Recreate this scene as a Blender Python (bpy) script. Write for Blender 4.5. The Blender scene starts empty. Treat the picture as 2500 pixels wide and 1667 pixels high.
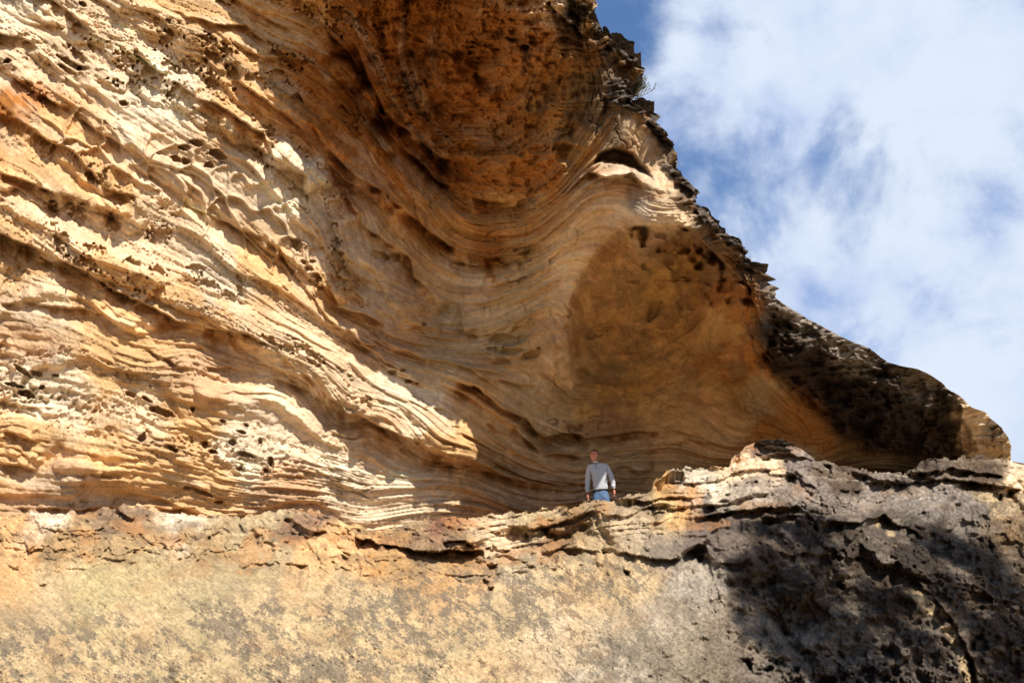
import bpy, bmesh, math, random
import numpy as np
from mathutils import Vector, Matrix
Q = 1.0          # mesh quality: grid step multiplier (1 = final)
try:
    import os
    Q = float(os.environ.get('SCENE_Q', '1'))
except Exception:
    pass
C = bpy.context.scene.collection
R = math.radians
# ------------------------------------------------------------------ camera model
CAMZ, PITCH, F = 1.6, R(25), 24/36*2500
SINP, COSP = math.sin(PITCH), math.cos(PITCH)
SUN_AZ, SUN_EL = R(30), R(45)      # azimuth measured from straight behind the viewer towards the right
SUN = np.array([math.sin(SUN_AZ)*math.cos(SUN_EL), -math.cos(SUN_AZ)*math.cos(SUN_EL), math.sin(SUN_EL)])
def ray(px, py):
    u = (px-1250)/F; v = (833.5-py)/F
    return u, COSP - v*SINP, SINP + v*COSP
def world(px, py, Y):
    u, ry, rz = ray(np.asarray(px, float), np.asarray(py, float))
    return np.stack([Y*u/ry, Y*np.ones_like(u), CAMZ + Y*rz/ry], -1)
# ------------------------------------------------------------------ numeric tools
rng = np.random.RandomState(7)
TN = 64
TAB = rng.uniform(-1, 1, (TN, TN, TN)).astype(np.float32)
def noise(x, y, z=0.0):
    x, y, z = np.broadcast_arrays(np.asarray(x, np.float32), np.asarray(y, np.float32), np.asarray(z, np.float32))
    xf = np.floor(x); yf = np.floor(y); zf = np.floor(z)
    fx = x-xf; fy = y-yf; fz = z-zf
    xi = xf.astype(np.int32) & 63; yi = yf.astype(np.int32) & 63; zi = zf.astype(np.int32) & 63
    fx = fx*fx*fx*(fx*(fx*6-15)+10); fy = fy*fy*fy*(fy*(fy*6-15)+10); fz = fz*fz*fz*(fz*(fz*6-15)+10)
    x1 = (xi+1) & 63; y1 = (yi+1) & 63; z1 = (zi+1) & 63
    T = TAB.ravel()
    a = xi*4096; b = x1*4096; c = yi*64; d = y1*64
    def L(p, q, t): return p + (q-p)*t
    n = L(L(L(T[a+c+zi], T[b+c+zi], fx), L(T[a+d+zi], T[b+d+zi], fx), fy),
          L(L(T[a+c+z1], T[b+c+z1], fx), L(T[a+d+z1], T[b+d+z1], fx), fy), fz)
    return n*1.5
def fbm(x, y, z=0.0, o=4, g=0.5, lac=2.03):
    s = 0; a = 1.0; t = 0
    for k in range(o):
        s = s + a*noise(x+17.3*k, y+5.1*k, z+9.7*k); t += a; a *= g
        x = x*lac; y = y*lac; z = z*lac if not np.isscalar(z) or z != 0 else z
    return s/t
JX = rng.uniform(0.08, 0.92, (128, 128)).astype(np.float32); JY = rng.uniform(0.08, 0.92, (128, 128)).astype(np.float32)
JR = rng.uniform(0, 1, (128, 128)).astype(np.float32)
def worley(x, y):
    x = np.asarray(x, np.float32); y = np.asarray(y, np.float32)
    xi = np.floor(x).astype(np.int32); yi = np.floor(y).astype(np.int32)
    f1 = np.full(x.shape, 9, np.float32); f2 = f1.copy(); rid = np.zeros(x.shape, np.float32)
    for i in (-1, 0, 1):
        for j in (-1, 0, 1):
            cx = xi+i; cy = yi+j; a = cx & 127; b = cy & 127
            d = np.hypot(cx+JX[a, b]-x, cy+JY[a, b]-y)
            m = d < f1
            f2 = np.where(m, f1, np.minimum(f2, d)); rid = np.where(m, JR[a, b], rid); f1 = np.where(m, d, f1)
    return f1, f2, rid
def sst(a, b, x):
    t = np.clip((x-a)/(b-a), 0, 1); return t*t*(3-2*t)
class TPS:
    def __init__(s, pts, reg=0.0):
        P = np.array(pts, float); s.c = P[:, :2]/1000; n = len(P)
        K = s.k(s.c, s.c) + reg*np.eye(n); A = np.hstack([np.ones((n, 1)), s.c])
        M = np.block([[K, A], [A.T, np.zeros((3, 3))]])
        s.w = np.linalg.solve(M, np.concatenate([P[:, 2], np.zeros(3)]))
    def k(s, a, b):
        r2 = ((a[:, None, :]-b[None])**2).sum(-1)
        return 0.5*r2*np.log(r2+1e-9)
    def __call__(s, px, py):
        sh = px.shape; Z = np.stack([px.ravel(), py.ravel()], 1)/1000.0; out = np.empty(len(Z))
        for i in range(0, len(Z), 60000):
            z = Z[i:i+60000]; out[i:i+60000] = s.k(z, s.c)@s.w[:-3] + s.w[-3] + z@s.w[-2:]
        return out.reshape(sh)
def coarse_eval(f, px, py, st=12.0):
    """evaluate a smooth field on a coarse lattice and interpolate bilinearly with cubic smoothing"""
    x0, x1 = px.min()-st, px.max()+2*st; y0, y1 = py.min()-st, py.max()+2*st
    gx = np.arange(x0, x1+st, st); gy = np.arange(y0, y1+st, st)
    G = f(*np.meshgrid(gx, gy))
    a = (px-x0)/st; b = (py-y0)/st
    i = np.clip(a.astype(int), 0, len(gx)-2); j = np.clip(b.astype(int), 0, len(gy)-2)
    a = a-i; b = b-j
    return (G[j, i]*(1-a)+G[j, i+1]*a)*(1-b) + (G[j+1, i]*(1-a)+G[j+1, i+1]*a)*b
def polydist(px, py, poly):
    """signed distance (positive above a left-to-right line) and 0..1 position along it"""
    P = np.array(poly, float); best = np.full(px.shape, 1e9); sd = np.zeros(px.shape); tt = np.zeros(px.shape)
    seg = np.hypot(*(P[1:]-P[:-1]).T); cum = np.concatenate([[0], np.cumsum(seg)]); tot = cum[-1]
    for k in range(len(P)-1):
        ax, ay = P[k]; dx, dy = P[k+1]-P[k]; l2 = dx*dx+dy*dy
        t = np.clip(((px-ax)*dx+(py-ay)*dy)/l2, 0, 1)
        ex = px-ax-t*dx; ey = py-ay-t*dy; d = np.hypot(ex, ey)
        m = d < best
        s = np.where(dx*(py-ay)-dy*(px-ax) < 0, 1.0, -1.0)
        best = np.where(m, d, best); sd = np.where(m, s*d, sd); tt = np.where(m, (cum[k]+t*seg[k])/tot, tt)
    return sd, tt
def inpoly(px, py, poly):
    """signed distance to a closed polygon, positive inside"""
    P = list(poly)+[poly[0]]; ins = np.zeros(px.shape, bool); best = np.full(px.shape, 1e9)
    for (ax, ay), (bx, by) in zip(P[:-1], P[1:]):
        dx, dy = bx-ax, by-ay
        t = np.clip(((px-ax)*dx+(py-ay)*dy)/(dx*dx+dy*dy), 0, 1)
        best = np.minimum(best, np.hypot(px-ax-t*dx, py-ay-t*dy))
        c = (ay > py) != (by > py)
        ins ^= c & (px < (bx-ax)*(py-ay)/((by-ay) if by != ay else 1e-9)+ax)
    return np.where(ins, best, -best)
def lip(H, px, py, wx, wy, poly, out, cut, Lo=60, Lc=40, w=3.0, taper=0.08, pw=1.5):
    P = np.array(poly, float); m = 2.6*max(Lo, Lc)
    sel = (px > P[:, 0].min()-m) & (px < P[:, 0].max()+m) & (py > P[:, 1].min()-m) & (py < P[:, 1].max()+m)
    if not sel.any(): return
    x = px[sel]+wx[sel]; y = py[sel]+wy[sel]
    sd, t = polydist(x, y, poly)
    am = sst(0, taper, t)*sst(0, taper, 1-t)
    am = am*np.clip(0.72+.75*noise(x/60, y/60, 3.3)+.4*noise(x/19, y/19, 4.3), .0, 1.5)
    up = np.exp(-np.maximum(sd, 0)/Lo*1.6); dn = np.exp(-(np.maximum(-sd, 0)/Lc)**pw)
    s = sst(-w, w, sd)
    H[sel] += am*(out*up*s - cut*dn*(1-s))
def tube(H, px, py, wx, wy, poly, r, h):
    P = np.array(poly, float); m = r+30
    sel = (px > P[:, 0].min()-m) & (px < P[:, 0].max()+m) & (py > P[:, 1].min()-m) & (py < P[:, 1].max()+m)
    if not sel.any(): return
    sd, t = polydist(px[sel]+wx[sel], py[sel]+wy[sel], poly)
    rr = r*(.85+.3*noise(t*9, P[0, 0]*.1, 2.))
    H[sel] += h*np.sqrt(np.clip(1-(sd/rr)**2, 0, 1))
def dent(H, px, py, wx, wy, poly, depth, soft=10, shade_top=1.0):
    P = np.array(poly, float); m = 60
    sel = (px > P[:, 0].min()-m) & (px < P[:, 0].max()+m) & (py > P[:, 1].min()-m) & (py < P[:, 1].max()+m)
    if not sel.any(): return
    d = inpoly(px[sel]+wx[sel]*.6, py[sel]+wy[sel]*.6, poly)
    H[sel] -= depth*sst(-2, soft, d)
def shepard(px, py, anchors, r=90):
    """smooth patchwork of colours from anchor points (px,py,r,g,b)"""
    A = np.array(anchors, float)
    num = np.zeros(px.shape+(3,)); den = np.zeros(px.shape)+1e-12
    for a in A:
        d2 = ((px-a[0])**2+(py-a[1])**2)/(r*r)
        w = 1.0/(d2+0.06)**2.6
        num += w[..., None]*a[2:5]; den += w
    return num/den[..., None]
def mixc(c, col, m):
    m = np.clip(m, 0, 1)[..., None]
    return c*(1-m) + np.array(col)*m
def grid_mesh(name, V, cols, mat, parent=None, smooth=True):
    nr, nc = V.shape[:2]
    me = bpy.data.meshes.new(name)
    idx = np.arange(nr*nc, dtype=np.int32).reshape(nr, nc)
    q = np.stack([idx[:-1, :-1], idx[1:, :-1], idx[1:, 1:], idx[:-1, 1:]], -1).reshape(-1)
    me.vertices.add(nr*nc); me.vertices.foreach_set('co', V.reshape(-1).astype(np.float32))
    me.loops.add(len(q)); me.loops.foreach_set('vertex_index', q)
    n = len(q)//4
    me.polygons.add(n); me.polygons.foreach_set('loop_start', np.arange(0, n*4, 4, dtype=np.int32))
    me.polygons.foreach_set('loop_total', np.full(n, 4, np.int32))
    me.polygons.foreach_set('use_smooth', np.full(n, smooth, bool))
    me.update(calc_edges=True)
    if cols is not None:
        at = me.color_attributes.new('rock_colour', 'FLOAT_COLOR', 'POINT')
        cc = np.concatenate([cols.reshape(-1, 3), np.ones((nr*nc, 1))], 1).astype(np.float32)
        at.data.foreach_set('color', cc.reshape(-1))
    me.materials.append(mat)
    o = bpy.data.objects.new(name, me); C.objects.link(o)
    if parent: o.parent = parent
    return o
def tag(o, label=None, cat=None, group=None, kind=None):
    if label: o['label'] = label
    if cat: o['category'] = cat
    if group: o['group'] = group
    if kind: o['kind'] = kind
    return o
# ------------------------------------------------------------------ materials
def new_mat(name):
    m = bpy.data.materials.new(name); m.use_nodes = True
    nt = m.node_tree; b = nt.nodes['Principled BSDF']
    return m, nt, b
def rock_material(name, grain=26.0, bump=0.03, rough=0.92, spec=0.15, lo=.8, hi=1.16):
    m, nt, b = new_mat(name); N = nt.nodes; L = nt.links
    at = N.new('ShaderNodeAttribute'); at.attribute_name = 'rock_colour'
    tc = N.new('ShaderNodeTexCoord')
    n1 = N.new('ShaderNodeTexNoise'); n1.inputs['Scale'].default_value = grain; n1.inputs['Detail'].default_value = 6; n1.inputs['Roughness'].default_value = .8
    n2 = N.new('ShaderNodeTexNoise'); n2.inputs['Scale'].default_value = 5; n2.inputs['Detail'].default_value = 8; n2.inputs['Roughness'].default_value = .65
    L.new(tc.outputs['Object'], n1.inputs['Vector']); L.new(tc.outputs['Object'], n2.inputs['Vector'])
    r1 = N.new('ShaderNodeMapRange'); r1.inputs['From Min'].default_value = .3; r1.inputs['From Max'].default_value = .7
    r1.inputs['To Min'].default_value = lo; r1.inputs['To Max'].default_value = hi
    L.new(n1.outputs['Fac'], r1.inputs['Value'])
    r2 = N.new('ShaderNodeMapRange'); r2.inputs['From Min'].default_value = .3; r2.inputs['From Max'].default_value = .7
    r2.inputs['To Min'].default_value = .82; r2.inputs['To Max'].default_value = 1.15
    L.new(n2.outputs['Fac'], r2.inputs['Value'])
    mu = N.new('ShaderNodeMath'); mu.operation = 'MULTIPLY'; L.new(r1.outputs[0], mu.inputs[0]); L.new(r2.outputs[0], mu.inputs[1])
    vm = N.new('ShaderNodeVectorMath'); vm.operation = 'SCALE'
    L.new(at.outputs['Color'], vm.inputs[0]); L.new(mu.outputs[0], vm.inputs['Scale'])
    L.new(vm.outputs[0], b.inputs['Base Color'])
    b.inputs['Roughness'].default_value = rough; b.inputs['Specular IOR Level'].default_value = spec
    bp = N.new('ShaderNodeBump'); bp.inputs['Strength'].default_value = .9; bp.inputs['Distance'].default_value = bump
    ad = N.new('ShaderNodeMath'); ad.operation = 'MULTIPLY_ADD'; ad.inputs[1].default_value = .55
    L.new(n1.outputs['Fac'], ad.inputs[0]); L.new(n2.outputs['Fac'], ad.inputs[2])
    L.new(ad.outputs[0], bp.inputs['Height']); L.new(bp.outputs[0], b.inputs['Normal'])
    return m
def flat_mat(name, col, rough=.8, noise_scale=None, amp=.2, spec=.3, bump=0):
    m, nt, b = new_mat(name); N = nt.nodes; L = nt.links
    b.inputs['Roughness'].default_value = rough; b.inputs['Specular IOR Level'].default_value = spec
    n = N.new('ShaderNodeTexNoise'); n.inputs['Scale'].default_value = noise_scale or 10; n.inputs['Detail'].default_value = 5
    tc = N.new('ShaderNodeTexCoord'); L.new(tc.outputs['Object'], n.inputs['Vector'])
    rp = N.new('ShaderNodeValToRGB'); e = rp.color_ramp.elements
    e[0].position = .3; e[1].position = .7
    e[0].color = tuple(c*(1-amp) for c in col)+(1,); e[1].color = tuple(min(1, c*(1+amp)) for c in col)+(1,)
    L.new(n.outputs['Fac'], rp.inputs[0]); L.new(rp.outputs[0], b.inputs['Base Color'])
    if bump:
        bp = N.new('ShaderNodeBump'); bp.inputs['Distance'].default_value = bump; L.new(n.outputs['Fac'], bp.inputs['Height']); L.new(bp.outputs[0], b.inputs['Normal'])
    return m
#==WALL==
CREAM = (.76, .555, .355); WHITE = (.80, .65, .47); OCHRE = (.66, .405, .19); ORANGE = (.42, .155, .032)
BROWN = (.22, .095, .035); VARN = (.05, .036, .03); GREY = (.30, .25, .20); TAN = (.50, .36, .20); PINK = (.60, .38, .22)
SKY = [(1454,2),(1453,15),(1446,33),(1439,38),(1437,45),(1462,56),(1472,82),(1480,88),(1495,102),(1505,115),(1531,130),(1551,145),(1559,158),(1569,168),(1568,176),(1571,181),(1564,194),(1546,204),(1545,212),(1547,230),(1547,250),(1556,260),(1582,268),(1605,278),(1607,293),(1615,311),(1633,334),(1645,355),(1654,375),(1650,390),(1647,393),(1649,414),(1661,420),(1674,433),(1687,443),(1698,460),(1703,471),(1698,478),(1695,495),(1706,499),(1729,518),(1727,526),(1736,541),(1749,548),(1770,563),(1786,575),(1786,580),(1800,586),(1800,592),(1832,615),(1826,627),(1832,636),(1821,640),(1833,655),(1854,662),(1873,670),(1900,685),(1879,688),(1885,695),(1900,706),(1884,710),(1894,726),(1914,741),(1949,765),(1988,786),(2033,811),(2080,834),(2122,850),(2168,884),(2200,893),(2215,896),(2239,900),(2265,911),(2295,932),(2313,949),(2341,965),(2374,995),(2405,1006),(2420,1023),(2446,1044),(2465,1074),(2468,1087),(2466,1125),(2560,1140),(2900,1180),(2900,1500)]
SKY = [(-900,-420),(-200,-415),(300,-390),(600,-345),(850,-280),(1060,-210),(1230,-150),(1330,-100),(1400,-55),(1440,-20)] + SKY
YC = [ # px, py, world Y of the smooth cliff
 (-900,1300,12.1),(-900,800,11.2),(-900,300,10.6),(-900,-200,10.6),(-400,1300,13.5),(-400,900,12.8),(-400,500,11.9),(-400,0,11.5),(-400,-350,11.7),
 (0,1330,13.6),(0,1200,13.45),(0,1000,13.2),(0,800,12.9),(0,600,12.7),(0,400,12.4),(0,200,12.15),(0,0,11.95),(0,-200,11.8),(0,-400,11.75),
 (400,1330,14.2),(400,1200,14.05),(400,1000,13.7),(400,800,13.35),(400,600,13.05),(400,400,12.75),(400,200,12.45),(400,0,12.2),(400,-200,11.9),(400,-380,11.6),
 (800,1330,15.6),(800,1200,15.45),(800,1000,15),(800,850,14.6),(800,650,14.3),(800,450,13.75),(800,250,13.1),(800,50,12.4),(800,-120,11.2),(800,-280,9.8),
 (1100,1330,17.2),(1100,1200,16.8),(1100,1050,16.2),(1100,900,16.4),(1100,750,16.6),(1100,600,16),(1100,450,14.9),(1100,300,13.9),(1100,150,13.0),(1100,0,11.8),(1100,-180,9.4),
 (1300,1330,18),(1300,1180,17.6),(1300,1050,17.4),(1300,900,16.6),(1300,750,15.6),(1300,600,14.4),(1300,450,13.2),(1300,300,12.4),(1300,150,11.4),(1300,20,10.4),(1300,-110,9.6),
 (1440,550,12.9),(1450,420,12.2),(1500,480,11.9),(1520,300,11.6),(1440,150,10.9),(1400,50,10.4),(1440,0,10.4),(1520,150,11.4),(1600,330,11.5),(1640,450,11.1),(1560,400,11.7),
 (1400,700,14.6),(1400,850,15.8),(1500,1330,18.6),(1500,1180,18.3),(1500,1060,18.2),(1500,950,17.8),(1500,800,16.6),(1520,680,14.8),(1550,600,13.1),
 (1700,1330,19.2),(1700,1180,19),(1700,1050,18.5),(1700,920,17.2),(1700,780,15.5),(1700,650,12.6),(1680,560,10.62),(1580,555,11.1),(1760,560,11.32),
 (1830,730,12.0),(1880,700,12.7),(1840,900,15.2),(1860,1060,17.8),(1960,770,14.4),(1940,830,13.9),
 (2000,1200,19.6),(2000,1080,18.2),(2000,950,16.8),(2060,870,14.6),(2100,860,14.9),(2200,920,15.4),(2200,1020,17.2),(2200,1120,19.4),(2330,980,16.8),(2350,1080,18.6),(2440,1060,18.4),(2450,1120,19.2),(2600,1200,21),(2900,1300,24)]
PHI = []
for val, pts in [(-60,[(0,1330),(400,1320),(800,1320),(1200,1310),(1600,1300),(2000,1250)]),
 (0,[(0,1240),(400,1240),(800,1265),(1190,1262),(1450,1255)]),
 (60,[(0,1090),(372,1150),(638,1200),(882,1238)]),(110,[(0,989),(372,1074),(638,1140),(882,1190)]),(160,[(0,872),(319,936),(744,1042),(1063,1160)]),
 (205,[(0,765),(213,787),(478,850),(744,934),(904,1030),(1095,1142)]),(250,[(0,600),(181,680),(351,780),(531,815),(680,872),(850,1010),(1063,1122),(1275,1180),(1414,1201),(1600,1190)]),
 (320,[(-400,200),(0,446),(213,595),(425,680),(638,787),(850,904),(1063,1010),(1169,1074),(1329,1145),(1500,1150)]),
 (400,[(0,191),(138,308),(319,446),(531,595),(691,723),(872,840),(1063,925),(1201,989),(1329,1063),(1488,1068),(1650,1040)]),
 (480,[(0,64),(213,213),(425,351),(585,446),(744,595),(808,723),(957,818),(1127,850),(1250,850),(1340,800)]),
 (560,[(106,0),(319,106),(531,244),(744,404),(829,468),(904,595),(1010,680),(1127,733),(1275,701),(1382,638)]),
 (650,[(319,0),(531,64),(744,191),(904,351),(1010,478),(1116,595),(1222,622),(1329,595),(1424,500)]),
 (760,[(638,0),(829,85),(904,191),(957,298),(1042,404),(1148,500),(1254,510),(1361,457),(1435,351),(1488,213)]),
 (860,[(936,0),(957,159),(1010,276),(1116,372),(1222,404),(1329,351),(1382,213),(1393,53)]),
 (440,[(1450,1010),(1650,960),(1780,850),(1830,720)]),(490,[(1420,930),(1560,930),(1700,850),(1770,720),(1740,620)]),(560,[(1500,760),(1620,760),(1660,660)]),
 (380,[(1800,1120),(2000,1120),(2400,1110)]),(450,[(1900,1020),(2100,1020),(2400,1020)]),(540,[(1950,900),(2150,930),(2330,960)]),(700,[(1640,420),(1560,300),(1480,60)]),
 (600,[(1700,560),(1850,720),(2000,800)])]:
    PHI += [(x, y, val) for x, y in pts]
WLIPS = [ # polyline, out, cut, Lo, Lc
 ([(-300,470),(-100,530),(0,570),(90,605),(200,660),(300,720),(400,770),(500,800),(610,815),(700,875),(800,960),(850,1005),(960,1055),(1063,1105),(1180,1148),(1300,1178),(1420,1195)],.16,.40,60,50),
 ([(-100,-60),(115,-5),(230,73),(329,130),(421,199),(555,268),(640,330),(670,385),(746,425),(808,455)],.28,.22,70,45),
 ([(120,-60),(230,-5),(325,57),(402,103),(497,145),(612,222),(708,291),(750,344),(815,413),(900,470)],.18,.18,50,40),
 ([(500,-60),(640,40),(760,100),(860,150),(930,230)],.12,.15,50,40),([(350,-20),(420,30),(520,60),(600,70),(660,110)],.12,.14,30,30),
 ([(-100,40),(0,82),(77,103),(126,153),(184,207),(236,268)],.22,.28,50,60),
 ([(-100,100),(0,165),(96,230),(191,283),(268,337),(330,380)],.15,.12,40,30),
 ([(-80,230),(0,275),(96,325),(172,367),(249,451),(330,482),(330,530)],.22,.2,45,35),
 ([(-80,390),(0,421),(134,467),(230,497),(325,536)],.16,.32,50,60),
 ([(268,402),(330,440),(420,480),(536,536),(620,575),(670,600),(720,665)],.12,.18,20,45),
 ([(640,580),(720,665),(800,770),(870,835),(960,890),(1040,950)],.10,.05,30,60),
 ([(750,298),(800,360),(876,428),(972,497),(1030,555),(1098,600),(1140,622),(1200,630),(1260,618),(1330,590)],.08,.45,40,36),
 ([(860,100),(888,165),(942,275),(1014,344),(1080,385),(1125,396),(1167,388)],.08,.75,30,45),
 ([(700,-40),(790,60),(850,130),(900,240),(960,340),(1050,430),(1150,490),(1260,490),(1340,430)],.10,.35,40,45),
 ([(905,0),(960,60),(1050,110),(1150,125),(1250,110)],.05,.3,30,30),([(1190,95),(1240,90),(1300,115)],.0,.4,20,22),
 ([(834,467),(861,497),(880,551),(926,578),(999,627),(1014,684),(1068,726),(1118,737)],.12,.28,60,38),
 ([(1118,737),(1180,738),(1259,718),(1351,707)],.08,.06,40,18),
 ([(1141,818),(1217,822),(1297,780),(1351,718)],-.02,.2,30,20),([(1118,737),(1122,790),(1141,818)],.1,.1,30,20),
 ([(804,690),(831,749),(903,772),(953,795),(1014,818)],.14,.22,50,35),
 ([(846,799),(896,841),(984,856),(1049,883)],.1,.14,40,25),
 ([(1098,929),(1160,944),(1221,998),(1278,1025),(1336,1063),(1420,1065),(1520,1060),(1604,1055),(1650,1030)],.0,.5,50,26),
 ([(1209,925),(1278,940),(1374,956),(1412,936)],.05,.1,30,16),
 ([(1060,920),(1160,980),(1240,1040),(1330,1110),(1420,1120)],.16,.12,40,30),
 ([(1350,935),(1390,870),(1402,800),(1402,740),(1428,680),(1468,620),(1530,562)],.22,.30,60,110,16),
 ([(1530,562),(1600,550),(1650,548),(1700,562),(1740,610),(1790,668),(1832,700),(1850,750)],.1,1.1,80,120),
 ([(1840,860),(1900,850),(1960,845),(2040,865),(2110,905),(2160,895)],.25,.7,40,50),
 ([(1850,840),(1890,890),(1950,950),(2020,1005),(2060,1030),(2062,1080)],.35,.25,90,40),
 ([(1890,880),(1960,930),(2010,980),(2040,1000)],.15,.1,30,20),([(2000,915),(2080,930),(2150,1000)],.2,.15,40,40),([(2100,930),(2170,945),(2180,1010)],.3,.2,50,40),
 ([(2340,985),(2345,1010),(2335,1060),(2350,1120)],.5,.1,60,30),
 ([(1430,425),(1480,432),(1540,425),(1570,455),(1590,490)],.35,.2,40,22),
 ([(1390,20),(1430,60),(1470,95),(1500,130)],.1,.12,30,16),([(1335,5),(1380,50),(1440,95)],.12,.2,30,30),
 ([(1480,90),(1520,140),(1560,170),(1570,185)],.15,.25,25,25),([(1530,240),(1560,290),(1610,320),(1650,370)],.2,.25,30,22),([(1620,400),(1650,440),(1700,470)],.15,.2,25,20),
 ([(1690,505),(1720,545),(1780,600),(1830,640)],.2,.2,25,20),([(1780,620),(1840,660),(1895,686)],.2,.25,25,16),
 ([(0,740),(120,745),(230,760),(330,810)],.1,.2,40,30),([(1300,1165),(1400,1180),(1500,1175),(1600,1165)],.1,.15,30,20),
 ([(0,1050),(150,1090),(290,1125)],.12,.14,35,22),([(0,1130),(180,1155),(350,1165)],.10,.12,30,22),([(0,1245),(200,1240),(440,1243),(620,1250)],.05,.2,30,14),
 ([(350,850),(450,905),(560,900),(700,935),(780,960)],.06,.16,25,18),([(0,985),(100,1000),(165,1035)],.05,.15,25,20)]
WDENTS = [([(1432,415),(1455,375),(1500,352),(1550,372),(1585,420),(1590,438),(1560,428),(1520,405),(1470,400)],1.1,16),
 ([(1852,735),(1900,750),(1980,790),(2020,825),(1960,850),(1862,868)],.7,30),
 ([(1160,170),(1200,190),(1196,235),(1175,228),(1150,185)],.5,12),
 ([(240,470),(300,460),(320,500),(280,510)],.2,12),([(118,375),(185,365),(190,345),(130,335)],.18,12),([(320,400),(420,450),(520,520),(500,545),(400,480),(330,430)],.28,20),
 ([(450,455),(520,500),(600,560),(650,600),(560,570),(470,500)],.22,18),([(230,195),(310,220),(312,238),(245,225)],.15,10)]
TUBES = [([(-300,380),(-100,440),(0,505),(200,622),(400,705),(600,790),(760,885),(900,978),(1040,1058),(1130,1105)],58,.38),
 ([(570,300),(640,352),(720,400),(795,438)],40,.42),([(0,130),(120,210),(300,330),(450,445)],24,.16),
 ([(-60,380),(100,450),(250,500),(320,528)],40,.30),([(300,-20),(500,90),(650,200),(780,335),(900,450),(1000,550)],34,.22),
 ([(80,10),(300,130),(480,250),(560,315)],32,.20),([(150,1133),(290,1150)],16,.14),([(160,1168),(340,1178)],14,.12),([(20,1090),(90,1110)],13,.1),
 ([(850,705),(950,745),(1050,792)],30,.18),([(500,960),(700,1010),(860,1060)],26,.10),([(840,600),(900,640),(980,700),(1060,745)],34,.16),([(900,350),(1000,460),(1060,520),(1160,560),(1260,560)],24,.14),
 ([(860,980),(960,1040),(1080,1090),(1200,1130)],30,.15),([(1260,1110),(1400,1140),(1560,1130)],26,.2),([(1220,680),(1320,640),(1390,580)],22,.12)]
HOLES = [(1228,830,36,15,5,.5),(1270,826,14,11,0,.45),(1225,880,24,8,0,.4),(1300,866,28,10,15,.4),(1243,856,34,8,8,.35),(1205,852,14,7,0,.3),(1318,850,8,5,0,.3),(1036,796,8,6,0,.35),(1455,815,28,8,18,.35),
 (722,600,15,16,0,.4),(740,642,10,6,-30,.2),(755,658,12,6,-30,.22),(775,676,13,7,-30,.22),(790,700,9,5,-30,.2),(762,640,7,5,0,.2),(962,912,12,8,0,.3),(986,905,7,5,0,.3),(996,930,9,5,0,.3),(1016,935,6,4,0,.25),(900,975,12,8,-30,.2),
 (1043,998,10,8,0,.25),(1072,1003,18,9,-15,.3),(890,990,20,12,-20,.3),(1112,1042,14,5,-5,.2),(1201,1047,18,5,-30,.3),(930,625,20,12,-10,.3),(955,632,26,14,10,.25),(860,470,10,6,0,.2),(1450,185,14,5,25,.0),(1186,108,26,8,-10,.5),(1270,100,30,7,-10,.5),
 (67,966,26,10,-20,.5),(35,943,30,6,-15,.35),(55,905,24,7,-35,.35),(93,910,16,7,-10,.3),(138,917,10,4,-10,.25),(104,947,7,6,0,.3),(318,962,16,7,-30,.3),(358,978,15,5,-25,.3),(395,1005,28,9,-15,.4),(500,1087,9,12,0,.35),(520,1105,14,7,-20,.4),(566,1085,9,9,0,.35),(600,1112,22,6,-12,.4),(633,1078,6,9,0,.35),(660,1125,7,13,0,.5),(585,1143,9,6,0,.35),(650,1148,8,7,0,.35),(600,1040,6,5,0,.3),(540,1030,6,5,0,.3),(470,1000,7,6,0,.3),(345,1068,10,12,-40,.35),(425,1093,16,8,-35,.35),(587,1058,14,5,-15,.35),
 (485,1200,38,6,-14,.3),(15,152,11,6,0,.3),(535,1225,12,4,0,.3),(380,120,6,4,0,.3),(572,220,8,5,0,.25),(203,12,9,6,-20,.25),(420,235,34,12,-15,.0),(175,155,40,8,-30,.35),(165,170,30,7,-30,.3),(205,168,16,8,-10,.3),(300,250,12,8,0,.3),(450,362,14,9,-20,.3),(475,350,20,9,-10,.3),(430,390,16,8,-20,.35),(455,395,14,8,-20,.35),(530,380,26,12,-25,.35),(510,402,10,8,0,.3),(1740,850,26,9,60,.0),(1595,760,12,26,-20,.35),(1470,800,30,9,15,.25),(1500,640,10,8,0,.0)]
def holes(H, px, py, wx, wy):
    for cx, cy, rx, ry, an, d in HOLES:
        m = max(rx, ry)*1.7+8
        sel = (abs(px-cx) < m) & (abs(py-cy) < m)
        if d == 0 or not sel.any(): continue
        d = d*(.55 if cx > 1000 else .85)
        x = px[sel]+wx[sel]*.7-cx; y = py[sel]+wy[sel]*.7-cy; a = R(-an)
        u = (x*math.cos(a)+y*math.sin(a))/rx; v = (-x*math.sin(a)+y*math.cos(a))/ry
        r = np.sqrt(u*u+v*v)*(1+.22*noise(px[sel]/11, py[sel]/8, 4.4)+.12*noise(px[sel]/4, py[sel]/4, 5.4))
        H[sel] -= d*.95*(1-sst(.6, 1.08, r)); H[sel] += .12*d*np.exp(-((r-1.22)/.18)**2)
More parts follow.
